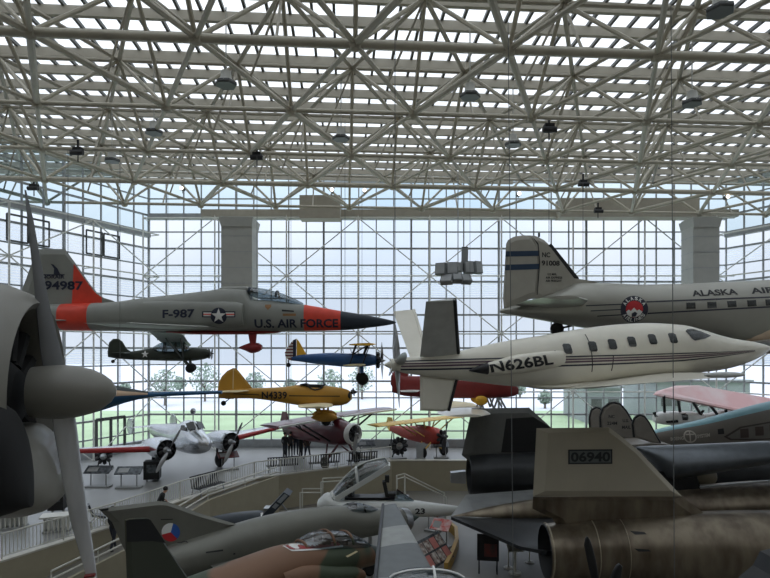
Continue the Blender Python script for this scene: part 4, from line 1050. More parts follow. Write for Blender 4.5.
for px, sg in ((340, -1), (340, 1), (405, 0)):
    x = c.L(px, 505).x; gearleg(c.root, Vector((x, sg * .5, lz(c, -.4))), Vector((x, sg * .9, lz(c, ZL + .28))), .28)

# ---------------- dark jet cockpit with raised canopy
c = Craft('dark_jet_nose', 'dark blue jet nose with raised windowed canopy standing behind the grey jet spine', 'jet fighter', 240, 520, 25)
G['dkblue'] = mat('dark slate paint', (46, 54, 62), .45)
h = c.hull([(186, 523, 534, .1), (205, 518.6, 536, .4), (230, 513.4, 538, .55), (258, 511, 537, .55), (270, 514, 534, .45), (284, 520, 530, .2)], 2.4, 22, 30); h.mb().build('fuselage', G['dkblue'], c.root, True)
a, q, e, d_ = c.L(264, 513), c.L(285.6, 490), c.L(291.4, 493.4), c.L(270, 516.4)
b = MB(); yv = Vector((0, .42, 0)); b.add([a - yv, q - yv, e - yv, d_ - yv, a + yv, q + yv, e + yv, d_ + yv], [(0, 1, 2, 3), (4, 7, 6, 5), (0, 4, 5, 1), (1, 5, 6, 2), (2, 6, 7, 3), (3, 7, 4, 0)]); cn = b.build('raised_canopy', G['dkblue'], c.root)
b = MB()
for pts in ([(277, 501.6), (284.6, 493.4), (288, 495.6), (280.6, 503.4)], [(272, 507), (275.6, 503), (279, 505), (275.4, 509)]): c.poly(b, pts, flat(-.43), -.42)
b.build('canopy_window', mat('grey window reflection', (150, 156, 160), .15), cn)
b = MB(); b.tube(c.L(282, 504), c.L(291, 516), .04); b.box(c.L(268, 511), (.3, .5, .35)); c.poly(b, [(259, 515), (263, 515), (261, 519)], near(h), -.5, 1, .02, 4); b.build('canopy_strut', [M['alu'], G['wht']], c.root)
for px, sg in ((225, -1), (225, 1), (262, 0)):
    x = c.L(px, 520).x; gearleg(c.root, Vector((x, sg * .5, lz(c, -.9))), Vector((x, sg * .8, lz(c, ZL + .26))), .26)

# ---------------- huge twin nacelle mothership with drone pylon
G['brz'] = mat('heat stained bronze titanium', (124, 114, 98), .34, .6, c2=(84, 74, 62), scale=1.6, stretch=(1, 1, .35))
G['fin1'] = mat('tan grey fin paint', (170, 163, 146), .5, var=.06, scale=1.2); G['fin2'] = mat('dark grey fin paint', (96, 97, 94), .5, var=.08)
G['sr'] = mat('dark titanium skin', (58, 60, 62), .38, .45, var=.25, scale=1.2); G['elev'] = mat('pale elevon skin', (146, 148, 148), .4, .25, var=.2, scale=1.4)
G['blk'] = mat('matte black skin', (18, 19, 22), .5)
c = Craft('twin_nacelle_jet', 'huge dark twin nacelle jet with bronze engine and tan fin marked 06940', 'reconnaissance jet', 620, 550, 19.5)
Xc = lambda px, off=0: c.L(px, 540, off).x
st = [(545, 524.6, 578, .9), (560, 523, 580.4, .95), (592, 518.8, 582, 1.02), (640, 516.6, 584, 1.1), (700, 512.5, 587, 1.2), (770, 511, 590, 1.25), (860, 512, 590, 1.25), (930, 516, 586, 1.15)]
h = c.hull(st, 2.0, 40, 60); h.mb(cap=False).build('engine_nacelle', G['brz'], c.root, True)
q = Vector((Xc(545), 0, (c.L(545, 524.6).z + c.L(545, 578).z) / 2)); b = MB()
b.lathe([(0, .9), (-.02, .86), (.5, .78), (1.2, .6), (1.25, .002)], q, 'X', 40, cap=False); nz_ = b.build('exhaust_nozzle', G['blk'], c.root, True)
seamm = mat('seam', (168, 158, 138), .4, .5)
for px, r_ in ((590, .02), (618, .014), (547, .03)):
    b = MB(); x = Xc(px); t, bt, w_ = h.at(x); pts = [(x, (w_ + .004) * math.cos(2 * math.pi * i / 40), (t + bt) / 2 + ((t - bt) / 2 + .004) * math.sin(2 * math.pi * i / 40)) for i in range(41)]; b.path(pts, r_, 5); b.build('seam_ring', seamm, c.root, True)
for y in (523.6, 534, 548.4):
    b = MB(); c.poly(b, [(634, y), (648, y + .6), (650, y + 2.4), (638, y + 2.8)], near(h), -1, 0, .012, 5); b.build('cooling_slot', G['blk'], c.root)
# second nacelle on the far side
h2 = c.hull([], 2) if False else None
st2 = [(469, 455, 494, .9), (480, 453.6, 495, .95), (505, 452.6, 496, 1.02), (560, 450, 497, 1.15), (640, 449, 498, 1.25), (800, 450, 498, 1.2)]
OFF = 8.4
hf = Hull([(c.L(p, a, OFF).x, c.L(p, a, OFF).z, c.L(p, q_, OFF).z, w_) for p, a, q_, w_ in st2], 2.0, 32, 40)
b = hf.mb(cap=False); b.v = [(x, y + OFF, z) for x, y, z in b.v]; b.build('engine_nacelle', G['sr'], c.root, True)
q = Vector((c.L(469, 470, OFF).x, OFF, (c.L(469, 455, OFF).z + c.L(469, 494, OFF).z) / 2)); b = MB(); b.lathe([(0, .9), (-.02, .86), (.8, .7), (.85, .002)], q, 'X', 32, cap=False); b.build('exhaust_nozzle', G['blk'], c.root, True)
# fins on both nacelles
fo = c.fin([(536.4, 428.2), (609, 427.4), (622, 437), (640, 452), (682, 496.4), (533, 496.6)], .22, G['fin1'], 'tail_fin')
c.fin([(533, 496.8), (682, 496.6), (704, 513), (690, 518), (634, 520), (556, 524), (552, 518), (532.4, 508.6)], .34, G['brz'], 'fin_stub')
b = MB(); c.poly(b, [(567, 449), (611, 448.6), (611, 463.2), (567, 463.6)], flat(-.115), 0, 0, .004); c.poly(b, [(568.6, 450.4), (609.6, 450), (609.6, 461.8), (568.6, 462.2)], flat(-.115), 0, 1, .008); c.text(b, '06940', (569.6, 461.4), (608.8, 461), 10, flat(-.115), 0, 0, .014)
b.build('number_panel', [mat('panel ink', (30, 34, 38), .5), mat('panel grey', (92, 98, 98), .5)], fo)
fo2 = c.fin([(472, 408.4), (529, 407.6), (548, 424.6), (566, 443), (580, 456), (562, 462), (470, 462), (461.6, 455)], .24, G['fin2'], 'tail_fin', off=OFF)
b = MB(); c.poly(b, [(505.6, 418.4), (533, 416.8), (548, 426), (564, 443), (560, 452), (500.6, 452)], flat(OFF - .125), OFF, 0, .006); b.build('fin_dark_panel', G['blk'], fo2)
b = MB(); q_ = [c.L(*w_, OFF - .7) for w_ in ((451, 473), (466, 471.4), (466, 484), (451, 483))]; b.add(q_ + [v + Vector((0, .4, 0)) for v in q_], [(0, 1, 2, 3), (7, 6, 5, 4), (0, 4, 5, 1), (1, 5, 6, 2), (2, 6, 7, 3), (3, 7, 4, 0)]); b.build('exhaust_flap', M['alu'], c.root)
# fuselage, wing and elevons between the nacelles
OM = 4.4
def Hm(sts, e=2.0, n=28, m=40, off=OM): return Hull([(c.L(p, a, off).x, c.L(p, a, off).z, c.L(p, q_, off).z, w_) for p, a, q_, w_ in sts], e, n, m)
hm = Hm([(452, 516, 518, .03), (480, 509, 521, .3), (530, 500, 524, .6), (600, 492, 526, .85), (690, 486, 524, 1.0), (770, 480.5, 520, 1.1), (900, 478, 520, 1.1)], 1.8)
b = hm.mb(); b.v = [(x, y + OM, z) for x, y, z in b.v]; b.build('fuselage', G['brz'], c.root, True)
z0 = c.L(500, 514, OM).z
def plate(pts, mt, name, th=.12):
    b = MB(); n = len(pts); up = [Vector(p) + Vector((0, 0, th / 2)) for p in pts]; dn = [Vector(p) - Vector((0, 0, th / 2)) for p in pts]
    b.add(up + dn, [tuple(range(n)), tuple(range(n, 2 * n))[::-1]] + [(i, n + i, n + (i + 1) % n, (i + 1) % n) for i in range(n)]); return b.build(name, mt, c.root)
tail = c.L(451, 517.5, OM)
plate([tail, c.L(466, 496, 6.6), c.L(532, 491, 7.2), c.L(640, 492, 7.3), c.L(640, 508, OM), c.L(478, 519.6, OM - .4)], G['elev'], 'elevon')
plate([tail + Vector((0, -.05, -.02)), c.L(478, 520.4, OM - .4), c.L(640, 509, OM), c.L(640, 553, .6), c.L(546, 553, .6), c.L(520, 548, 1.2)], G['sr'], 'elevon')
plate([Vector((Xc(640), .6, z0)), Vector((Xc(930), .6, z0 + .05)), Vector((Xc(930), 7.6, z0 + .05)), Vector((Xc(640), 7.6, z0))], G['sr'], 'wing', .2)
b = MB(); b.bar(c.L(700, 487.4, OM - .9), c.L(790, 479.4, OM - .9), .1, .08); b.build('chine_edge', M['alu'], c.root)
# drone pylon
b = MB(); pp = [c.L(*q_, OM) for q_ in ((652, 470), (692, 470), (700, 500), (652, 504))]; b.prism([(p.x, p.z) for p in pp], OM - .3, OM + .3); b.build('drone_pylon', G['blk'], c.root)
for px, sg in ((640, 0), (640, 8.4), (860, OM)):
    x = Xc(px, sg); gearleg(c.root, Vector((x, sg, lz(c, -.5))), Vector((x, sg, lz(c, ZL + .4))), .4, .5)
# the ramjet drone carried on top
cd = Craft('ramjet_drone', 'dark slate drone mounted on top of the huge twin nacelle jet', 'drone', 700, 460, 23.9)
hd = cd.hull([(637, 446.6, 449, .05), (652, 445.8, 462, .5), (668, 445.2, 479.6, .75), (700, 444, 475, .85), (740, 442.4, 468, .85), (770, 441, 463.6, .8), (860, 441, 454, .5)], 1.7, 28, 50)
hd.mb().build('fuselage', mat('slate drone skin', (108, 114, 120), .36, .35, var=.15), cd.root, True)
zd = cd.L(740, 448).z
b = MB(); b.lathe([(0, .3), (.08, .36), (1.0, .36), (1.1, .28)], cd.L(688, 476, 1.0), 'X', 20); b.build('pylon_fairing', G['fin1'], cd.root, True)

# ---------------- old trimotor airliner with three tail fins
G['b80'] = mat('taupe fabric', (118, 112, 104), .55, var=.06); G['teal'] = mat('teal upper deck', (128, 172, 180), .5); G['finl'] = mat('pale taupe fin', (140, 134, 126), .55)
c = Craft('trimotor_airliner', 'taupe vintage airliner with teal topped fuselage and three rounded tail fins behind the drone', 'airliner', 690, 440, 31)
h = c.hull([(640, 436, 452, .3), (656, 430, 455, .5), (700, 420.4, 460, .85), (740, 409.6, 464, 1.0), (770, 402, 466, 1.1), (840, 390, 468, 1.2), (900, 386, 468, 1.2)], 2.6, 32, 50)
b = h.mb(); fl = []
for f in b.f:
    zm = sum(b.v[i][2] for i in f) / len(f); xm = sum(b.v[i][0] for i in f) / len(f); t, bt, w_ = h.at(xm); fl.append(1 if (zm - bt) / (t - bt) > .92 else 0)
b.m = fl; b.build('fuselage', [G['b80'], G['teal']], c.root, True)
def rfin(pts, off):
    o = c.fin(pts, .14, G['finl'], 'tail_fin', off=off)
    b = MB(); pp = [c.L(*q_, off) for q_ in pts]; b.path(pp, .06, 6); b.build('fin_edging', M['black'], o, True); return o
rfin([(590, 432), (589.4, 418), (591.4, 410), (596, 407.4), (600, 408.4), (603, 414), (606, 432)], 2.2)
f2 = rfin([(601, 438), (600, 416), (603, 408), (609, 403.4), (614, 402.4), (620, 404), (626, 411), (632, 421), (636, 430), (646, 442)], 0)
rfin([(634, 437), (632.6, 424), (634.4, 418), (639, 415), (644, 416.4), (649, 423), (656, 436), (662, 446)], -1.6)
b = MB(); sf = flat(-.075)
for (tx, x0, x1, y) in (('NC', 608, 614, 418), ('224M', 606.6, 616.5, 424.6), ('U.S.', 622, 628, 422), ('MAIL', 621.4, 630, 428.6)): c.text(b, tx, (x0, y), (x1, y), 3.2, sf)
b.build('fin_lettering', M['darkmetal'], f2)
wing_mb([(c.L(655, 440).x, c.L(600, 440).x, -2.0, c.L(640, 440).z), (c.L(655, 440).x, c.L(598, 440).x, 2.6, c.L(640, 440).z)], .08).build('stabilizer', G['finl'], c.root, True)
b = MB(); nf = near(h); c.disc(b, (691.4, 437), 6.2, nf, -.85, 0, .01, 20, 0, 360, 4.9); c.poly(b, [(690.8, 432), (692, 432), (692, 442), (690.8, 442)], nf, -.85, 0, .01, 4); c.poly(b, [(687.4, 434.4), (695.4, 434), (695.4, 435.2), (687.4, 435.6)], nf, -.85, 0, .01, 4)
c.text(b, 'BOEING', (672.6, 441.4), (685, 440), 3.4, nf, -.8); c.text(b, 'SYSTEM', (698, 438.4), (710, 436.6), 3.4, nf, -.85)
b.build('line_emblem', mat('emblem off white', (196, 190, 178), .6), c.root)
b = MB(); c.poly(b, [(719, 429.6), (724.8, 428.6), (724.8, 434), (719, 434.6)], nf, -.95, 0, .012, 3); b.build('hatch', G['blk'], c.root)
b = MB(); c.poly(b, [(724.6, 437), (741, 427), (775, 420.6), (800, 416), (800, 437), (760, 440), (731, 440.4)], nf, -1, 0, .012, 6); wb = b.build('window_band', mat('band brown', (64, 56, 50), .5), c.root)
b = MB(); c.poly(b, [(728, 437), (742, 428.4), (775, 422), (800, 417.6), (800, 435.6), (760, 438.6), (732, 439)], nf, -1, 0, .02, 6); b.build('band_infill', mat('band grey', (112, 108, 102), .5), wb)
for px in (744.6, 759, 773):
    b = MB(); y = 434 - (px - 744) * .16; c.poly(b, [(px - 4, y - 4.6), (px + 4, y - 5.4), (px + 4, y + 3.6), (px - 4, y + 4.2)], nf, -1, 0, .03, 3); b.build('cabin_window', mat('brown window', (66, 50, 44), .3), wb)
for px in (650, 860):
    for sg in ((0,) if px == 650 else (-1, 1)):
        x = c.L(px, 450).x; gearleg(c.root, Vector((x, sg * 1.0, lz(c, 2.2 if px == 650 else 1.6))), Vector((x, sg * 1.2, lz(c, .32))), .3)

# ---------------- pink wing cabin plane
G['pink'] = mat('faded pink fabric', (226, 178, 176), .6, c2=(232, 206, 204), scale=.6); G['vwhite'] = mat('white fuselage', (220, 220, 216), .45)
c = Craft('pink_wing_monoplane', 'white cabin plane under a broad faded pink wing near the far windows', 'light aircraft', 690, 418, 37)
h = c.hull([(654, 415, 422, .25), (660, 412, 424, .55), (676, 411.4, 425, .7), (694, 411.8, 425, .7), (702, 414, 425, .62), (712, 413, 425, .66), (722, 410, 425, .7), (750, 409.6, 425, .6), (800, 410, 424, .2)], 3, 24, 40); h.mb().build('fuselage', G['vwhite'], c.root, True)
for pts in ([(657, 413.4), (661, 412.6), (660, 417), (657.4, 418)], [(681, 414), (688, 413), (687, 420), (681.6, 420)], [(666, 421), (677, 419.6), (678, 422.4), (667, 423.4)], [(703, 415), (708, 410.6), (710, 411.6), (706, 417)]): b = MB(); c.poly(b, pts, near(h), -.6, 0, .014, 4); b.build('cabin_window', G['wind'], c.root)
A_ = [tow(c, P(*q_)) for q_ in ((653, 394.6, 36), (657, 391, 36.8), (676, 385.6, 38), (697, 385.4, 38.2), (800, 404, 38.6), (790, 424, 36.6), (746, 412.6, 36.2), (692, 401.4, 35.9))]
b = MB(); n = len(A_); cen = sum(A_, Vector()) / n; up = [p + (cen - p) * .1 + Vector((0, 0, .1)) for p in A_]; dn = [p + (cen - p) * .1 - Vector((0, 0, .1)) for p in A_]
b.add(A_ + up + dn, [(i, (i + 1) % n, n + (i + 1) % n, n + i) for i in range(n)] + [(i, 2 * n + i, 2 * n + (i + 1) % n, (i + 1) % n) for i in range(n)] + [tuple(range(n, 2 * n)), tuple(range(2 * n, 3 * n))[::-1]]); b.build('wing', G['pink'], c.root)
for a_, q_ in (((664, 396, 36), (664.6, 412, 36.5)), ((693, 402, 36), (701, 415, 36.5)), ((710, 405, 36.2), (717, 414, 36.5)), ((726, 408, 36.2), (726, 412, 36.5)), ((678, 398, 36.6), (680, 412, 36.6))): b = MB(); b.tube(tow(c, P(*a_)), tow(c, P(*q_)), .09, 6); b.build('wing_strut', M['darkmetal'], c.root)
for px in (668, 690): x = c.L(px, 420).x; gearleg(c.root, Vector((x, -.5, lz(c, 2.4))), Vector((x, -.6, lz(c, .32))), .32)

# ---------------- silver twin engine airliner on the upper floor
G['silver'] = mat('polished silver skin', (196, 198, 200), .24, .85, var=.1, scale=1.0); G['redw'] = mat('red wing edge', (168, 44, 44), .45)
O = P(185, 466, 34); O.z = 0
rt = empty('twin_engine_airliner', O, 'polished silver twin engine airliner with red leading edges on the upper floor', 'airliner', None, R(-45))
hE = Hull([(2.75, 1.86, 1.7, .05), (2.55, 2.1, 1.45, .32), (2.0, 2.36, 1.24, .52), (1.55, 2.55, 1.16, .58), (1.0, 2.98, 1.1, .62), (.5, 3.0, 1.08, .64), (-.6, 2.7, 1.1, .62), (-2.5, 2.5, 1.3, .5), (-4.6, 2.3, 1.7, .2), (-5, 2.2, 1.9, .06)], 2.2, 28, 60)
hE.mb().build('fuselage', G['silver'], rt, True)
b = MB()
for sg in (-1, 1):
    for (x0, x1, y0, y1) in ((1.5, 1.12, .08, .5),): b.add([(x0 + .06, sg * y0, 2.62), (x0 - .08, sg * y1, 2.55), (x1 - .02, sg * y1, 2.9), (x1 + .06, sg * y0, 3.0)], [(0, 1, 2, 3)])
    b.add([(1.3, sg * .6, 2.5), (.7, sg * .64, 2.5), (.75, sg * .6, 2.78), (1.1, sg * .56, 2.8)], [(0, 1, 2, 3)])
b.build('cockpit_glazing', G['wind'], rt)
b = MB(); b.lathe([(-.18, .02), (0, .18), (.18, .02)], (1.0, 0, 3.55), 'X', 12); b.tube((1.0, 0, 3.0), (1.0, 0, 3.4), .03); b.build('loop_antenna', M['alu'], rt, True)
for sg in (-1, 1):
    wing_mb([(1.0, -1.5, sg * .5, 1.5), (.9, -1.4, sg * 2.2, 1.62), (.15, -.75, sg * 7.2, 2.0), (-.1, -.6, sg * 7.6, 2.03)], .13).build('wing', G['silver'], rt, True)
    b = MB(); P_ = [(.94, sg * 2.5, 1.66), (.2, sg * 7.2, 2.0), (-.05, sg * 7.6, 2.03)]; b.tube(P_[0], P_[1], .17, 10, .1); b.tube(P_[1], P_[2], .1, 8, .05); b.build('red_leading_edge', G['redw'], rt, True)
    hn_ = Hull([(1.85, 2.22, 1.1, .55), (1.7, 2.26, 1.06, .6), (1.2, 2.28, 1.06, .6), (.4, 2.2, 1.15, .54), (-.8, 1.9, 1.4, .3), (-1.4, 1.7, 1.6, .06)], 2.0, 24, 24)
    b = hn_.mb(cap=False); b.v = [(x, y + sg * 1.95, z) for x, y, z in b.v]; nc = b.build('engine_nacelle', G['silver'], rt, True)
    b = MB(); b.lathe([(1.6, .5), (1.62, .02)], (0, sg * 1.95, 1.66), 'X', 24); b.build('cowl_opening', G['blk'], nc)
    radial(nc, (1.72, sg * 1.95, 1.66), .46, 9, M['darkmetal'], M['alu'])
    prop2(nc, (2.1, sg * 1.95, 1.66), 1.28, 62 if sg > 0 else 58, M['alu'], .12, chord=.12)
    b = MB(); b.tube((.6, sg * 1.75, 1.2), (.5, sg * 1.75, .4), .07); b.tube((.6, sg * 2.15, 1.2), (.5, sg * 2.15, .4), .07); lg = b.build('landing_gear', M['darkmetal'], rt)
    b = MB(); wheel(b, (.5, sg * 1.95, .42), .42, .28); b.build('wheel', M['rubber'], lg, True)
    b = MB(); b.lathe([(-.02, .02), (0, .5), (.05, .52), (.08, .02)], (-4.6, sg * 1.4, 2.3), 'Y', 18, M=None); b.build('tail_fin', G['silver'], rt, True)
wing_mb([(-4.2, -5.0, -1.5, 2.2), (-4.2, -5.0, 1.5, 2.2)], .08).build('stabilizer', G['silver'], rt, True)
b = MB(); b.tube((-4, 0, 1.9), (-4, 0, .2), .05); wheel(b, (-4, 0, .2), .2, .12); b.build('tail_wheel', M['rubber'], rt)

# ---------------- maroon high wing plane
G['maroon'] = mat('maroon paint', (86, 26, 36), .35, coat=.3)
O = P(330, 450, 36); O.z = 0
rt = empty('high_wing_plane', O, 'maroon high wing plane with white ringed radial engine on the upper floor', 'light aircraft', None, R(-43))
hE = Hull([(1.9, 2.5, 1.6, .4), (1.4, 2.75, 1.3, .5), (.4, 2.95, 1.2, .55), (-1.0, 2.75, 1.2, .5), (-3, 2.2, 1.2, .3), (-4.6, 1.9, 1.4, .1)], 2.6, 22, 40); hE.mb().build('fuselage', G['maroon'], rt, True)
MB().rings([[(x, y, z) for x, y, z in [(2.1 + .12 * math.cos(t) * 1.6, 0, 0)] * 0] or [(2.05 + .2 * math.cos(a), math.cos(u) * (.56 + .09 * math.sin(a)), 2.06 + math.sin(u) * (.56 + .09 * math.sin(a))) for u in [2 * math.pi * i / 28 for i in range(28)]] for a in [2 * math.pi * k / 10 for k in range(10)] + [0]], False, False).build('engine_ring', G['wht'], rt, True)
radial(rt, (2.05, 0, 2.06), .54, 9, M['darkmetal'], M['black']); prop2(rt, (2.35, 0, 2.06), 1.2, 80, M['alu'], .1)
wing_mb([(.9, -.9, -4.6, 2.75), (1.0, -.95, -4.2, 2.8), (1.0, -.95, 0, 3.0), (1.0, -.95, 4.4, 3.05), (.8, -.9, 5.0, 3.06)], .12).build('wing', G['maroon'], rt, True)
b = MB()
for y0, y1, z0_, z1_ in ((-4.6, -.2, 2.79, 3.0), (.2, 5.0, 3.0, 3.08)): b.tube((1.0, y0, z0_), (1.02, y1, z1_), .07, 8)
b.build('white_leading_edge', G['wht'], rt)
b = MB()
for sg in (-1, 1):
    for x in (.7, -.5): b.tube((x * .8, sg * .5, 1.5), (x, sg * 3.0, 2.9), .06, 6)
    b.tube((.5, sg * 3.0, 2.9), (-.4, sg * 2.0, 2.4), .04, 6)
b.build('wing_strut', M['black'], rt)
for sg in (-1, 1):
    b = MB(); b.tube((1.2, sg * .4, 1.4), (1.0, sg * 1.25, .4), .07); b.tube((.2, sg * .4, 1.3), (1.0, sg * 1.25, .4), .05); lg = b.build('landing_gear', G['maroon'], rt)
    b = MB(); wheel(b, (1.0, sg * 1.3, .36), .36, .2); wheel(b, (1.0, sg * 1.3, .36), .2, .24); b.build('wheel', M['rubber'], lg, True)
b = MB(); b.add([(.95, .45, 2.5), (.3, .56, 2.5), (.35, .54, 2.85), (.8, .45, 2.85)], [(0, 1, 2, 3)]); b.add([(.95, -.52, 2.5), (-.4, -.57, 2.4), (-.3, -.53, 2.8), (.8, -.5, 2.85)], [(0, 1, 2, 3)]); b.build('cabin_window', M['canopyglass'], rt)
b = MB(); b.prism([(-4.0, 1.9), (-4.7, 1.5), (-5.0, 2.3), (-4.8, 2.9), (-4.4, 2.9)], -.05, .05); b.build('tail_fin', G['maroon'], rt)
b = MB(); b.tube((-4.4, 0, 1.5), (-4.5, 0, .15), .05); wheel(b, (-4.5, 0, .16), .16, .1); b.build('tail_wheel', M['rubber'], rt)

# ---------------- red parasol plane with yellow wing
G['fred'] = mat('fire red fabric', (168, 58, 48), .5); G['fyel'] = mat('pale yellow wing', (216, 178, 92), .55)
O = P(424, 455, 39); O.z = 0
rt = empty('parasol_plane', O, 'red fuselage parasol plane with yellow wing and black radial engine on the upper floor', 'light aircraft', None, R(-52))
hE = Hull([(1.7, 1.75, 1.1, .3), (1.2, 1.95, .85, .4), (0, 2.0, .8, .42), (-1.5, 1.8, .85, .32), (-3.6, 1.6, 1.2, .08)], 2.4, 22, 40); hE.mb().build('fuselage', G['fred'], rt, True)
wing_mb([(.7, -.7, -4.3, 2.32), (.8, -.75, -3.8, 2.34), (.8, -.75, 3.0, 2.4), (.7, -.7, 3.4, 2.4)], .11).build('wing', G['fyel'], rt, True)
b = MB()
for sg in (-1, 1):
    for x in (.5, -.4): b.tube((x, sg * .35, 1.3), (x, sg * 2.2, 2.35), .045, 6); b.tube((x, sg * .3, 1.9), (x, sg * .5, 2.35), .04, 6)
b.build('wing_strut', G['fyel'], rt)
radial(rt, (1.75, 0, 1.42), .5, 7, M['black'], M['darkmetal']); prop2(rt, (2.05, 0, 1.42), 1.05, 78, M['darkmetal'], .08)
for sg in (-1, 1):
    b = MB(); b.tube((1.0, sg * .3, 1.0), (.9, sg * .9, .4), .05); b.tube((.1, sg * .3, .95), (.9, sg * .9, .4), .04); lg = b.build('landing_gear', G['fyel'], rt)
    b = MB(); wheel(b, (.9, sg * .95, .4), .4, .16); b.build('wheel', M['rubber'], lg, True)
b = MB(); b.prism([(-3.1, 1.5), (-3.7, 1.2), (-4.1, 1.6), (-3.9, 2.2), (-3.5, 2.2)], -.05, .05); b.build('tail_fin', G['fyel'], rt)
b = MB(); b.tube((-3.4, 0, 1.25), (-3.6, 0, .15), .04); wheel(b, (-3.6, 0, .15), .15, .1); b.build('tail_wheel', M['rubber'], rt)
b = MB(); b.path([(.55, -.3, 1.9), (.2, -.3, 2.05), (-.4, -.3, 2.0)], .04); b.build('cockpit_rim', M['black'], rt)

# ---------------- dark propeller plane just below the lower right of the view
c = Craft('dark_propeller_plane', 'near black propeller plane with only blade tips and wing showing before the bronze nacelle', 'propeller plane', 604, 600, 7.4)
b = MB(); b.lathe([(0, .16), (.2, .15), (.4, .02)], c.L(604, 592), 'Y', 20, M=Matrix.Scale(-1, 3, Vector((0, 1, 0)))); hub = b.build('spinner', G['blk'], c.root, True)
def leaf(pl, pr):
    rg = []
    for l, r_ in zip(pl, pr):
        a, q = c.L(*l), c.L(*r_); m_ = (a + q) / 2; hw = (q - a) / 2
        rg.append([m_ + hw * math.cos(t) + Vector((0, .03, 0)) * math.sin(t) for t in [2 * math.pi * i / 12 for i in range(12)]])
    return MB().rings(rg).build('propeller_blade', G['blk'], hub, True)
leaf([(596, 600), (591, 578), (587, 560), (584, 545), (585, 538.4), (587, 536.4)], [(606, 600), (599, 578), (596, 560), (592, 545), (590, 539.4), (587.8, 536.8)])
leaf([(604, 598), (608, 582), (612, 572), (616, 565.4), (619, 563.8)], [(612, 600), (619, 584), (621.6, 574), (622.4, 566.4), (619.8, 564)])
hq = c.hull([(520, 640, 660, .3), (604, 610, 680, .5), (700, 600, 690, .6), (790, 600, 690, .6)], 2.2); hq.mb().build('fuselage', G['blk'], c.root, True)
b = MB(); pp = [c.L(*q_) for q_ in ((734, 582), (742, 574), (753, 565), (760, 551), (772, 548), (800, 546), (800, 612), (740, 612))]
b.prism([(p.x, p.z) for p in pp], -.5, 0.0); b.build('wing', G['blk'], c.root)
# ================================================================= RAILINGS, RAMP, FURNITURE, PEOPLE, HARDWARE
M['rail'] = mat('white rail enamel', (206, 204, 194), .45, var=.04)
bal = MB(); bal.tube((0, 0, 0.1), (0, 0, .8), .014, 6); bal_o = None
labs = {1: 'white baluster railing segment closest to the engine cowl on the upper floor edge', 2: 'white baluster railing segment behind the tail of the roundel jet', 3: 'white baluster railing segment with a black bench behind it',
        4: 'long white baluster railing segment in front of the maroon plane'}
def railing(a, q, label):
    global bal_o
    a = Vector((*a, .13)); q = Vector((*q, .13)); d = q - a; ln = d.length; ang = math.atan2(d.y, d.x)
    r = empty('guard_railing', a, label, 'railing', 'railings along the upper floor edge', ang)
    b = MB(); b.tube((0, 0, .84), (ln, 0, .84), .03, 8); b.build('top_rail', M['rail'], r, True)
    b = MB(); b.tube((0, 0, .1), (ln, 0, .1), .02, 6); b.build('bottom_rail', M['rail'], r, True)
    n = int(ln / 1.5)
    for i in range(n + 1): b = MB(); b.tube((.02 + i * (ln - .04) / n, 0, -.03), (.02 + i * (ln - .04) / n, 0, .84), .026, 8); b.build('post', M['rail'], r, True)
    k = int(ln / .13)
    for i in range(1, k):
        if bal_o is None: o = bal_o = bal.build('baluster', M['rail'], r)
        else: o = bal_o.copy(); col.objects.link(o); o.parent = r
        o.location = (i * ln / k, 0, 0)
for i in (1, 2, 3, 4):
    railing(EDGE[i], EDGE[i + 1], labs[i])
# ramp going down along the parapet
IN = [(-12.0, 20.4, -.95), (-10.6, 23.3, -.55), (-9.35, 27.0, -.15), (-7.0, 31.4, -.02)]
OUTR = [(-10.7, 18.6, -.95), (-9.2, 21.6, -.55), (-8.0, 26.2, -.15), (-5.7, 30.6, -.02)]
b = MB()
n = len(IN); vs = [Vector(p) for p in IN] + [Vector(p) for p in OUTR]; b.add(vs + [v - Vector((0, 0, .15)) for v in vs], [(i, i + 1, n + i + 1, n + i) for i in range(n - 1)] + [(2 * n + i, 3 * n + i, 3 * n + i + 1, 2 * n + i + 1) for i in range(n - 1)])
struct(b.build('floor_ramp', M['floor2']))
b = MB()
for p, q in zip(OUTR[:-1], OUTR[1:]):
    p = Vector(p); q = Vector(q); d = (q - p); nn = Vector((d.y, -d.x, 0)).normalized() * .12
    v4 = [Vector((p.x, p.y, ZL)), Vector((q.x, q.y, ZL)), q + Vector((0, 0, .45)), p + Vector((0, 0, .45))]
    b.add(v4 + [v + nn for v in v4], [(0, 1, 2, 3), (7, 6, 5, 4), (0, 4, 5, 1), (3, 2, 6, 7), (0, 3, 7, 4), (1, 5, 6, 2)])
struct(b.build('wall_ramp', M['tan']))
hr = empty('ramp_handrail', OUTR[0], 'white double handrail following the ramp beside the roundel jet', 'handrail')
o0 = Vector(OUTR[0])
for nm, z in (('upper_rail', .92), ('lower_rail', .66)):
    b = MB(); b.path([Vector(p) - o0 + Vector((0, 0, z)) for p in OUTR], .035, 8); b.build(nm, M['rail'], hr, True)
for p, q in zip(OUTR[:-1], OUTR[1:]):
    for u in (0, .5):
        v = Vector(p) + (Vector(q) - Vector(p)) * u - o0; b = MB(); b.tube(v + Vector((0, 0, .44)), v + Vector((0, 0, .92)), .025, 6); b.build('post', M['rail'], hr)

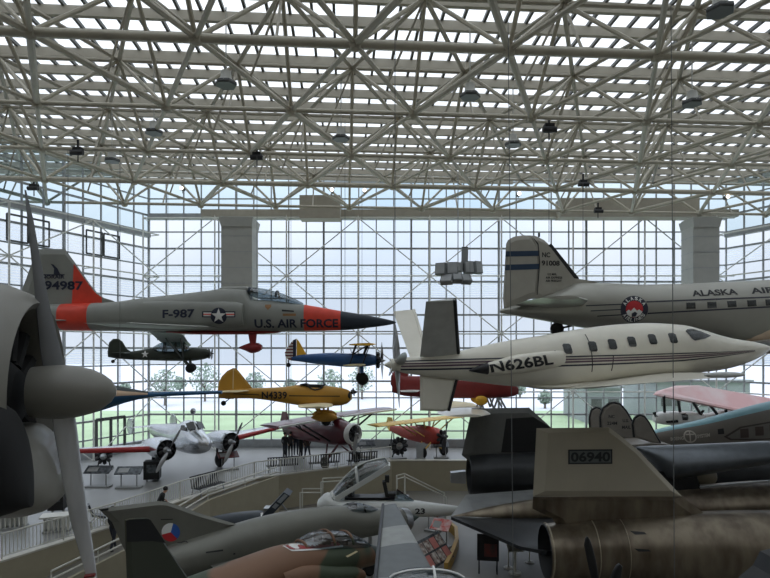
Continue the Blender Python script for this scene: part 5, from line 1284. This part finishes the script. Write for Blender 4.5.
# access stair rails by the white jet
def stairrail(label, pts, d, drop):
    r0 = P(pts[0][0], pts[0][1], d); base = Vector((r0.x, r0.y, ZL)); r = empty('access_stair', base, label, 'access stair')
    for k, dy in enumerate((0, .8)):
        q = [P(px, py, d) - base + Vector((0, dy, 0)) for px, py in pts]
        b = MB(); b.path(q, .035, 6); b.build('handrail', M['rail'], r, True)
        for v in q[1:-1] if len(q) > 3 else q: b = MB(); b.tube((v.x, v.y, 0), v, .03, 6); b.build('post', M['rail'], r)
    x0 = P(pts[0][0], 0, d).x - base.x; x1 = P(pts[-1][0], 0, d).x - base.x
    for i in range(4):
        b = MB(); b.box((x0 + (x1 - x0) * (i + .5) / 4, .4, 1.3 - .3 * i if drop else .3 + .3 * i), (abs(x1 - x0) / 4, .8, .05)); b.build('tread', M['alu'], r)
stairrail('white tube stair rail left of the raised canopy on the white jet'.replace('left of', 'behind'), [(300, 515), (300, 492.6), (321, 492.6), (321, 482), (352, 480.4), (352, 492)], 28.6, False)
stairrail('white sloping stair rail beside the windshield of the white jet', [(397, 500), (397, 479), (405, 477), (446, 497), (446, 505)], 29.4, True)

# benches
def bench(loc, rz, label, proto=[]):
    if proto: return dup(proto[0], loc, rz, label)
    r = empty('bench', loc, label, 'bench', 'black slatted benches by the railing', rz)
    for k in range(12): b = MB(); b.bar((-.85 + k * .155, .2, .45), (-.85 + k * .155, .28, .95), .06, .03); b.build('back_slat', M['black'], r)
    for k in range(5): b = MB(); b.box((0, -.25 + k * .1, .44), (1.8, .07, .03)); b.build('seat_slat', M['black'], r)
    b = MB(); b.box((0, .285, .96), (1.8, .04, .05)); b.build('top_bar', M['black'], r)
    for sx in (-.75, .75):
        b = MB(); b.bar((sx, -.25, .43), (sx, -.35, 0), .05, .05); b.bar((sx, .2, .43), (sx, .32, 0), .05, .05); b.build('leg', M['alu'], r)
    proto.append(r); return r
p = FL(208, 494); bench((p.x, p.y, 0), R(62), 'black slatted bench behind the railing below the silver airliner')
for px, py, lab in ((282.5, 473, 'black slatted bench behind the railing below the standing visitors'), (324, 470, 'black slatted bench behind the railing under the maroon plane'), (362, 467.4, 'black slatted bench behind the railing under the white ringed engine')):
    p = FL(px, py); bench((p.x, p.y, 0), R(200), lab)

# display furniture
M['panel'] = mat('dark display panel', (44, 48, 52), .4, c2=(92, 98, 102), scale=5); M['base'] = mat('grey display base', (150, 152, 150), .6)
M['redpanel'] = mat('dark red display panel', (104, 40, 36), .4, c2=(50, 44, 44), scale=4)
def readrail(px, py, w, rz, label, pm=None, z=0.0, h=.85, group='reading panels on stands', tilt=28):
    p = FL(px, py, z); r = empty('reading_panel', (p.x, p.y, z), label, 'display panel', group, R(rz))
    b = MB(); b.box((0, 0, h + .05), (w, .6, .05), M=Matrix.Rotation(R(tilt), 3, 'X')); pn = b.build('panel', pm or M['panel'], r)
    b = MB(); Mx = Matrix.Rotation(R(tilt), 3, 'X'); b.box(Mx @ Vector((-w * .2, -.02, .03)) + Vector((0, 0, h + .05)), (w * .4, .34, .01), M=Mx); b.build('printed_picture', M['base'], pn)
    for sx in (-w * .3, w * .3): b = MB(); b.tube((sx, 0, .06), (sx, 0, h), .03, 8); b.build('leg', M['base'], r)
    b = MB(); b.box((0, 0, .04), (w * .95, .5, .08)); b.build('base', M['base'], r); return r
readrail(98.5, 487, 1.3, 0, 'dark reading panel on stand closest to the silver propeller blade')
readrail(129, 488, 1.3, 4, 'dark reading panel on stand between the propeller blade and black kiosk')
readrail(228, 470, 1.2, 30, 'dark red reading panel under the engine of the silver airliner', M['redpanel'])
readrail(366, 457, 1.2, 10, 'dark reading panel under the white ringed engine of the maroon plane')
readrail(441, 458, 1.0, 0, 'dark reading panel in front of the red and yellow parasol plane')
def kiosk(px, py, label, w=.8, h=.95, z=0.0):
    p = FL(px, py, z); r = empty('display_kiosk', (p.x, p.y, z), label, 'kiosk', 'black kiosks', R(12))
    b = MB(); b.box((0, 0, .15 + h / 2), (w, .7, h)); b.build('cabinet', M['black'], r)
    b = MB(); b.box((0, -.36, .15 + h * .6), (w * .6, .03, h * .45)); b.build('screen', M['panel'], r)
    for sx in (-w * .35, w * .35):
        b = MB(); b.tube((sx, 0, 0), (sx, 0, .16), .05, 8); b.build('foot', M['base'], r)
kiosk(152.5, 481, 'black box kiosk under the silver airliner wheel')
kiosk(58, 512, 'black box kiosk behind the lower silver propeller blade', .62, 1.0)
# pale table with slotted base
def ltable(px, py, label):
    p = FL(px, py); r = empty('display_table', (p.x, p.y, 0), label, 'table', 'pale display tables', R(20))
    b = MB(); b.box((0, 0, .62), (1.1, .7, .06)); b.build('tabletop', M['rail'], r)
    for k in range(6): b = MB(); b.box((-.4 + k * .16, 0, .33), (.05, .5, .52)); b.build('slat', M['rail'], r)
    b = MB(); b.box((0, 0, .04), (.95, .55, .08)); b.build('base', M['base'], r)
ltable(57, 531, 'pale table with slatted base just left of the lower propeller blade'.replace('just left of', 'beside'))
ltable(14, 528, 'pale table under the engine cowl at the railing corner')
# small engine on stand below wing
def stand_engine(px, py, label, rad, z=0.0, cyl=None, n=9, zc=1.1):
    p = FL(px, py, z); r = empty('engine_on_stand', (p.x, p.y, z), label, 'engine', None, R(-70))
    radial(r, (0, 0, zc), rad, n, cyl or M['darkmetal'], M['alu'])
    for sy in (-.35, .35): b = MB(); b.bar((-.1, sy * .6, zc), (-.3, sy, 0.05), .06, .06); b.build('leg', M['black'], r)
    b = MB(); b.box((-.2, 0, .04), (.7, 1.0, .08)); b.build('base', M['base'], r)
stand_engine(103.5, 470, 'small dark engine on a stand under the red wing edge', .5, zc=.8)
stand_engine(399, 459, 'black radial engine on a stand beside the grey pillar panel', .62, n=11, zc=.85)
p = FL(420.5, 459); r = empty('pillar_panel', (p.x, p.y, 0), 'grey upright pillar panel between the stand engine and red plane', 'display panel')
b = MB(); b.box((0, 0, .55), (.55, .12, 1.0)); b.build('panel', M['frame'], r); b = MB(); b.box((0, 0, .03), (.7, .4, .06)); b.build('base', M['base'], r)

# lower floor displays in the right half
M['photo'] = mat('printed photo board', (196, 190, 182), .5, c2=(110, 84, 76), scale=6)
p = FL(434, 569, ZL); r = empty('photo_board', (p.x, p.y, ZL), 'slanted board of pale photographs beside the long grey wing', 'display board', None, R(55))
b = MB(); Mx = Matrix.Rotation(R(50), 3, 'X'); b.box((0, 0, .75), (1.9, 1.2, .06), M=Mx); bd = b.build('board', M['panel'], r)
for i in range(4):
    for j in range(2): b = MB(); b.box(Mx @ Vector((-.7 + i * .46, -.28 + j * .54, .04)) + Vector((0, 0, .75)), (.4, .46, .015), M=Mx); b.build('print', M['photo'] if (i + j) % 3 else mat('pink print', (190, 120, 112), .5), bd)
for sx in (-.7, .7): b = MB(); b.tube((sx, .1, 0), (sx, .1, .75), .04, 8); b.build('leg', M['black'], r)
rp1, rp2 = mat('red and white panel', (196, 70, 62), .5, c2=(210, 200, 196), scale=3), None
readrail(441, 547, .9, -30, 'red and white slanted reading panel nearest the dark elevon', rp1, ZL, .95, None, 40)
readrail(433, 531, .8, -30, 'pale red slanted reading panel under the white jet nose', rp1, ZL, .95, None, 40)
M['wood'] = mat('honey wood edge', (176, 140, 66), .5)
pts = [FL(px, py, ZL) for px, py in ((446, 574), (452, 562), (457, 548), (456, 536), (450, 531))]
b = MB()
for a_, q_ in zip(pts[:-1], pts[1:]): b.bar(Vector((a_.x, a_.y, ZL + .22)), Vector((q_.x, q_.y, ZL + .22)), .16, .44)
o = b.build('display_kerb', M['wood']); tag(o, 'honey coloured curved wooden kerb around the photo board', 'kerb')
p = FL(488, 574, ZL); r = empty('sign_board', (p.x, p.y, ZL), 'black sign board on two legs beneath the dark elevon', 'sign', None, R(-8))
b = MB(); b.box((0, 0, 1.05), (.85, .06, 1.05)); sb = b.build('board', M['black'], r); b = MB(); b.box((.1, -.04, .95), (.5, .02, .5)); b.build('printed_picture', M['redpanel'], sb)
for sx in (-.35, .35): b = MB(); b.tube((sx, 0, 0), (sx, 0, .55), .03, 8); b.build('leg', M['black'], r)
def stanchion(px, py, label, proto=[]):
    p = FL(px, py, ZL)
    if proto: return dup(proto[0], (p.x, p.y, ZL), None, label)
    r = empty('rope_stanchion', (p.x, p.y, ZL), label, 'stanchion', 'white stanchions under the elevon'); 
    b = MB(); b.lathe([(0, .2), (.03, .2), (.06, .05)], axis='Z', n=20); b.build('base', M['rail'], r, True); b = MB(); b.tube((0, 0, .05), (0, 0, .9), .025, 8); b.build('post', M['rail'], r, True)
    b = MB(); b.ball((0, 0, .93), .05); b.build('cap', M['rail'], r, True); proto.append(r)
stanchion(508.5, 568, 'white stanchion next to the black sign board'); stanchion(529.5, 562.5, 'white stanchion closest to the bronze exhaust nozzle')
p = FL(515, 573, ZL); r = empty('lectern_stand', (p.x, p.y, ZL), 'white lectern stand with tilted top between the two stanchions', 'lectern')
b = MB(); b.box((0, 0, 1.0), (.6, .4, .05), M=Matrix.Rotation(R(25), 3, 'X')); b.build('top', M['rail'], r); b = MB(); b.tube((0, 0, .04), (0, 0, 1.0), .06, 8); b.build('post', M['rail'], r); b = MB(); b.lathe([(0, .26), (.05, .24)], axis='Z', n=16); b.build('base', M['rail'], r)
p = P(752, 473, 29); r = empty('orange_engine', (p.x, p.y, ZL), 'orange and red display engine glimpsed beyond the drone pylon', 'engine')
zc = p.z - ZL
radial(r, (0, 0, zc), .8, 9, mat('orange enamel', (196, 88, 50), .5, c2=(160, 40, 40), scale=5), mat('green hub', (70, 120, 80), .5)); b = MB(); b.box((0, 0, zc / 2), (.5, .8, zc)); b.build('stand', M['base'], r); b = MB(); b.box((0, 0, .05), (1.2, 1.2, .1)); b.build('base', M['base'], r)

# ---------------- loudspeaker cluster
c = Craft('speaker_cluster', 'cluster of grey flat loudspeaker boxes hanging in front of the far window', 'loudspeaker', 458, 268, 30)
M['spk'] = mat('grey speaker grille', (120, 124, 126), .6)
b = MB(); b.lathe([(-.25, .1), (-.2, .28), (.25, .28), (.3, .08)], (0, 0, 0), 'Z', 14); b.tube((0, 0, .25), (0, 0, ZB - c.O.z), .025, 6); b.build('hub', M['frame'], c.root)
for (x0, x1, y0, y1, tx, tz) in ((462.4, 468.4, 246, 263, 10, 0), (435.6, 446.4, 263.6, 275.4, -8, -30), (447, 458, 263, 275.4, -14, -10), (463.6, 473, 262, 274, -10, 12), (472.6, 481.4, 262, 274, -8, 35), (440.4, 452.4, 275.6, 285, -35, -25), (452, 461, 273.4, 284, -40, 0), (459.6, 470, 275.4, 284.6, -38, 20)):
    a_, q_ = c.L(x0, y0), c.L(x1, y1); m_ = (a_ + q_) / 2; w_, h_ = abs(q_.x - a_.x), abs(q_.z - a_.z)
    Mx = Matrix.Rotation(R(tz), 3, 'Z') @ Matrix.Rotation(R(tx), 3, 'X')
    off = Vector((0, -.3 if tx < -20 else (.25 if tx > 0 else -.1), 0))
    b = MB(); b.box(m_ + off, (w_, .3, h_), M=Mx); sp_ = b.build('speaker_box', M['spk'], c.root); b = MB(); b.box(m_ + off + Mx @ Vector((0, -.16, 0)), (w_ * .86, .03, h_ * .86), M=Mx); b.build('grille', M['frame'], sp_)
    b = MB(); b.tube((0, 0, 0), m_ + off, .03, 6); b.build('arm', M['frame'], c.root)

# ---------------- high bay lamps
M['shade'] = mat('dark lamp lens', (62, 64, 64), .4); lampl = ['hexagonal ceiling lamp above the red band fin', 'hexagonal ceiling lamp nearest the upper right roof corner', 'hexagonal ceiling lamp just above the speaker cluster', 'hexagonal ceiling lamp above the airliner lettering',
    'hexagonal ceiling lamp above the angled side window', 'hexagonal ceiling lamp between two hoists over the blue biplane', 'hexagonal ceiling lamp over the airliner tail', 'hexagonal ceiling lamp deep over the side glazing vents']
lp = None
for (px, py), lab in zip(((226, 86), (720, 13), (470, 98), (692, 105), (154, 134), (341, 140), (513, 146), (112, 162)), lampl):
    z = ZB - .15; d = (z - H) * F / (HY - py); loc = Vector(((px - CX) * d / F, d, z))
    if lp is None:
        r = empty('ceiling_lamp', loc, lab, 'ceiling lamp', 'hexagonal high bay lamps'); lp = r
        b = MB(); b.lathe([(0, .36), (.06, .38), (.14, .36)], axis='Z', n=6); b.build('lens', M['shade'], r)
        b = MB(); b.lathe([(.1, .33), (.24, .2), (.5, .17), (.56, .05)], axis='Z', n=12); b.build('housing', M['duct'], r, True)
        b = MB(); b.tube((0, 0, .5), (0, 0, 2.7), .025, 6); b.build('suspension_rod', M['duct'], r)
    else: dup(lp, loc, None, lab)
# ---------------- cable hoists at the truss nodes and their cables
hl = ['black cable hoist on the roof node over the grey fighter fin', 'black cable hoist on the roof node above the grey fighter cockpit', 'black cable hoist on the roof node above the airliner tail fin', 'black cable hoist halfway along the bright roof chord over the emblem', 'black cable hoist at the far lower end of the bright roof chord', 'black cable hoist on the roof node at the angled side window']
hp = None
for (px, py), lab in zip(((78, 151), (257, 156), (549, 128), (583, 183), (598, 210), (34, 187)), hl):
    z = ZB - .25; d = min((z - H) * F / (HY - py), 40.5); loc = Vector(((px - CX) * d / F, d, H - (py - HY) * d / F))
    if hp is None:
        hp = r = empty('cable_hoist', loc, lab, 'hoist', 'cable hoists on the roof truss')
        b = MB(); b.box((0, 0, 0), (.38, .3, .3)); b.build('body', M['black'], r); b = MB(); b.lathe([(-.28, .12), (.28, .12)], (0, -.1, -.1), 'X', 12); b.build('drum', M['darkmetal'], r); b = MB(); b.box((0, 0, .3), (.08, .08, .4)); b.build('bracket', M['black'], r); b = MB(); b.tube((0, 0, -.15), (0, 0, -.5), .03, 6); b.build('hook', M['black'], r)
    else: dup(hp, loc, None, lab)
M['wire'] = mat('steel wire', (96, 98, 98), .5)
def cable(px, y0, y1, d, label, r_=.012, px1=None):
    a_ = P(px, y0, d); a_.z = min(a_.z, ZB + .05); q_ = P(px1 or px, y1, d)
    b = MB(); b.tube((0, 0, 0), a_ - q_, r_, 6); o = b.build('suspension_cable', M['wire']); o.location = q_; tag(o, label, 'cable', 'thin suspension cables')
cable(395, 0, 362, 17.2, 'thin cable down to the propeller of the white pusher aircraft')
cable(508, 0, 670, 16, 'thin cable crossing the nacelle registration and dark far fin', .011, 514)
cable(671, 0, 678, 15.6, 'thin cable crossing the white pusher aircraft nose and bronze fuselage', .011, 675)
cable(257, 156, 288, 23.5, 'thin cable down to the spine of the grey fighter', .012); cable(549, 128, 242, 26, 'thin cable down to the top of the airliner fin', .014)
cable(583, 183, 283, 27, 'thin cable down to the airliner dorsal fillet', .012)
cable(68, 150, 262, 22.5, 'thin cable down to the leading edge of the grey fighter fin', .012)
cable(345, 120, 311, 22.6, 'thin cable down to the needle nose red band', .01)
cable(291, 170, 384, 30, 'thin cable down to the yellow open cockpit monoplane', .01); cable(168, 160, 340, 33.6, 'thin cable down to the dark green monoplane wing', .01); cable(362, 160, 343, 33.5, 'thin cable down to the blue biplane wing', .01)
cable(120, 150, 392, 17.2, 'thin cable down to the blue glider boom', .008)
cable(470, 120, 380, 29, 'thin cable down to the red aeroplane behind the white pusher', .01)

# ---------------- people
M['skin'] = mat('skin', (186, 142, 118), .6); M['hair'] = mat('dark hair', (38, 30, 26), .7)
def person(loc, rz, h, top, legs, label, pose='stand', group=None, hair=True):
    s = h / 1.75
    lean = .55 if pose == 'lean' else 0.0
    ca_, sa = math.cos(lean), math.sin(lean)
    def up(x, y, z):                       # rotate upper body forward (towards -y) about the hips
        z0 = .95; dz = z - z0; return (x, y * ca_ - dz * sa, z0 + dz * ca_ + y * sa * -0)
    st_ = .12 if pose == 'walk' else 0
    V = {}; E = []; rad = {}
    def v(k, p, r_, r2=None): V[k] = p; rad[k] = (r_, r2 or r_)
    v('pel', (0, 0, .95), .15, .11); v('wai', up(0, 0, 1.1), .14, .1); v('che', up(0, 0, 1.3), .165, .115); v('sho', up(0, .0, 1.43), .12, .09); v('nec', up(0, 0, 1.51), .055); v('jaw', up(0, -.02, 1.58), .075, .085); v('cra', up(0, -.005, 1.68), .08, .095)
    v('nos', up(0, -.12, 1.61), .016)
    E += [('pel', 'wai'), ('wai', 'che'), ('che', 'sho'), ('sho', 'nec'), ('nec', 'jaw'), ('jaw', 'cra')]
    for sg, n_ in ((-1, 'l'), (1, 'r')):
        a = .05 + .03 * sg if pose != 'lean' else .0
        v(n_ + 'hip', (sg * .09, 0, .88), .095); v(n_ + 'kne', (sg * .1, -st_ * sg * .8 - .02, .5), .062); v(n_ + 'ank', (sg * .1, -st_ * 2 * sg + .02, .09), .042); v(n_ + 'toe', (sg * .115, -st_ * 2 * sg - .15, .045), .04, .03)
        E += [('pel', n_ + 'hip'), (n_ + 'hip', n_ + 'kne'), (n_ + 'kne', n_ + 'ank'), (n_ + 'ank', n_ + 'toe')]
        fw = -.35 if pose in ('lean', 'push') else -.03
        v(n_ + 'sh', up(sg * .19, 0, 1.41), .06); v(n_ + 'el', up(sg * .24, fw * .35, 1.14), .045); v(n_ + 'wr', up(sg * .22, fw * .9 - .05, .98 if fw > -.2 else 1.08), .03); v(n_ + 'ha', up(sg * .215, fw * 1.1 - .07, .91 if fw > -.2 else 1.05), .034, .02)
        E += [('sho', n_ + 'sh'), (n_ + 'sh', n_ + 'el'), (n_ + 'el', n_ + 'wr'), (n_ + 'wr', n_ + 'ha')]
        for f_ in range(4):
            k = n_ + 'f%d' % f_; q = V[n_ + 'ha']; v(k, (q[0] + sg * .0 + (f_ - 1.5) * .004, q[1] + (f_ - 1.5) * .018, q[2] - .075 + abs(f_ - 1.3) * .008), .008); E.append((n_ + 'ha', k))
        k = n_ + 'th'; q = V[n_ + 'wr']; v(k, (q[0] - sg * .015, q[1] - .045, q[2] - .07), .009); E.append((n_ + 'wr', k))
    ks = list(V); me = bpy.data.meshes.new('person'); me.from_pydata([Vector(V[k]) * s for k in ks], [(ks.index(a), ks.index(q)) for a, q in E], [])
    o = bpy.data.objects.new('tmp', me); col.objects.link(o); md = o.modifiers.new('s', 'SKIN'); md.use_smooth_shade = True
    for i, k in enumerate(ks):
        sv = me.skin_vertices[0].data[i]; sv.radius = (rad[k][0] * s, rad[k][1] * s); sv.use_root = (k == 'pel')
    o.modifiers.new('u', 'SUBSURF').levels = 1
    dg = bpy.context.evaluated_depsgraph_get(); dg.update(); m2 = bpy.data.meshes.new_from_object(o.evaluated_get(dg), depsgraph=dg); bpy.data.objects.remove(o)
    m2.materials.clear()
    for m_ in (legs, top, M['skin'], M['black']): m2.materials.append(m_)
    nk = Vector(up(0, 0, 1.5)) * s
    for f in m2.polygons:
        q = f.center; f.use_smooth = True
        hand = any((q - Vector(V[k]) * s).length < .1 * s for k in ('lha', 'rha'))
        f.material_index = 3 if q.z < .08 * s else (2 if hand or ((q - nk).dot(Vector(up(0, 0, 1.6)) * s - nk) > 0 and abs(q.x) < .13 * s) else (1 if q.z > .93 * s else 0))
    b = bpy.data.objects.new('person', m2); col.objects.link(b); b.location = loc; b.rotation_euler = (0, 0, rz); tag(b, label, 'person', group)
    hd = Vector(up(0, .01, 1.68)) * s
    hb_ = MB(); hb_.ball(hd + Vector((0, .025, .02)) * s, .098 * s, .105 * s, .1 * s, 12); hb_.build('hair', M['hair'], b, True)
    ey = MB()
    for sg in (-1, 1): ey.ball(Vector(up(sg * .033, -.095, 1.64)) * s, .012 * s, n=6)
    ey.build('eyes', M['black'], b)
    b.location.z += -min(q.co.z for q in m2.vertices)
    return b
cl = [mat('navy coat', (34, 38, 50), .8), mat('black coat', (26, 26, 28), .8), mat('charcoal coat', (56, 54, 56), .8), mat('brown coat', (64, 52, 44), .8), mat('dark jeans', (40, 44, 56), .8), mat('plum jumper', (70, 36, 48), .8)]
for k, (px, py, h_, rz, t_, lg, ps, lab) in enumerate(((285, 458.6, 1.72, 160, 1, 4, 'stand', 'visitor in black at the outer end of the group by the airliner wing'), (290.5, 457, 1.66, 200, 2, 1, 'stand', 'visitor in charcoal coat second from the airliner wing'), (296, 455.4, 1.92, 175, 0, 4, 'stand', 'tallest visitor standing at the back of the group'),
        (300.6, 457.4, 1.7, 130, 1, 1, 'stand', 'visitor in black in the middle of the group facing the maroon plane'), (307.6, 459.4, 1.68, 220, 3, 4, 'walk', 'visitor in brown coat closest to the maroon plane'), (303.6, 456.2, 1.74, 190, 5, 4, 'stand', 'visitor in plum jumper half hidden behind the group'))):
    p = FL(px, py); person((p.x, p.y, 0), R(rz), h_, cl[t_], cl[lg], lab, ps, 'visitors below the yellow monoplane')
person((-9.6, 24.4, -.38), R(120), 1.75, cl[1], cl[1], 'person in black leaning forward on the ramp beside the railing', 'lean')
person((-10.45, 22.3, -.66), R(160), 1.7, cl[1], cl[4], 'person in dark clothes walking on the ramp behind the black tipped fin', 'walk')
r = empty('pushchair', (-11.35, 23.0, 0), 'pale pushchair with small wheels behind the railing by the roundel fin', 'pushchair', None, R(120))
b = MB(); b.box((0, 0, .5), (.42, .5, .08), M=Matrix.Rotation(R(15), 3, 'X')); b.box((0, .28, .75), (.42, .07, .5), M=Matrix.Rotation(R(-20), 3, 'X')); b.build('seat', M['panel'], r)
b = MB()
for sg in (-1, 1): b.path([(sg * .24, -.35, .15), (sg * .22, .2, .6), (sg * .22, .55, 1.0)], .018, 6); b.tube((sg * .24, .35, .15), (sg * .22, .0, .5), .018)
b.tube((-.22, .55, 1.0), (.22, .55, 1.0), .02); b.build('frame', M['rail'], r)
for sx in (-.24, .24):
    for sy in (-.35, .35): b = MB(); b.lathe([(-.02, .13), (.02, .13)], (sx, sy, .13), 'X', 14); b.build('wheel', M['rail'], r)
# glowing spot lamps far under the roof
M['spot'] = emis('lit spot lens', (255, 244, 224), 6); sl = None
for (px, py), lab in zip(((182, 188.5), (332, 190), (364.5, 190.6), (519, 194), (727, 197)), ('lit spot lamp above the grey duct over the fighter', 'lit spot lamp above the needle nose', 'second lit spot lamp above the needle nose nearer the speakers', 'lit spot lamp above the airliner tail fin', 'lit spot lamp beside the duct over the polished airliner')):
    d = 34.0; loc = P(px, py, d)
    if sl is None:
        sl = r = empty('spot_lamp', loc, lab, 'spot lamp', 'lit spot lamps'); b = MB(); b.ball((0, -.1, 0), .1, .05, .1); b.build('lens', M['spot'], r); b = MB(); b.lathe([(-.05, .13), (.3, .1)], axis='Y', n=12); b.build('housing', M['black'], r); b = MB(); b.tube((0, .1, 0), (0, .1, ZB - loc.z), .02, 6); b.build('bracket', M['duct'], r)
    else: dup(sl, loc, None, lab)
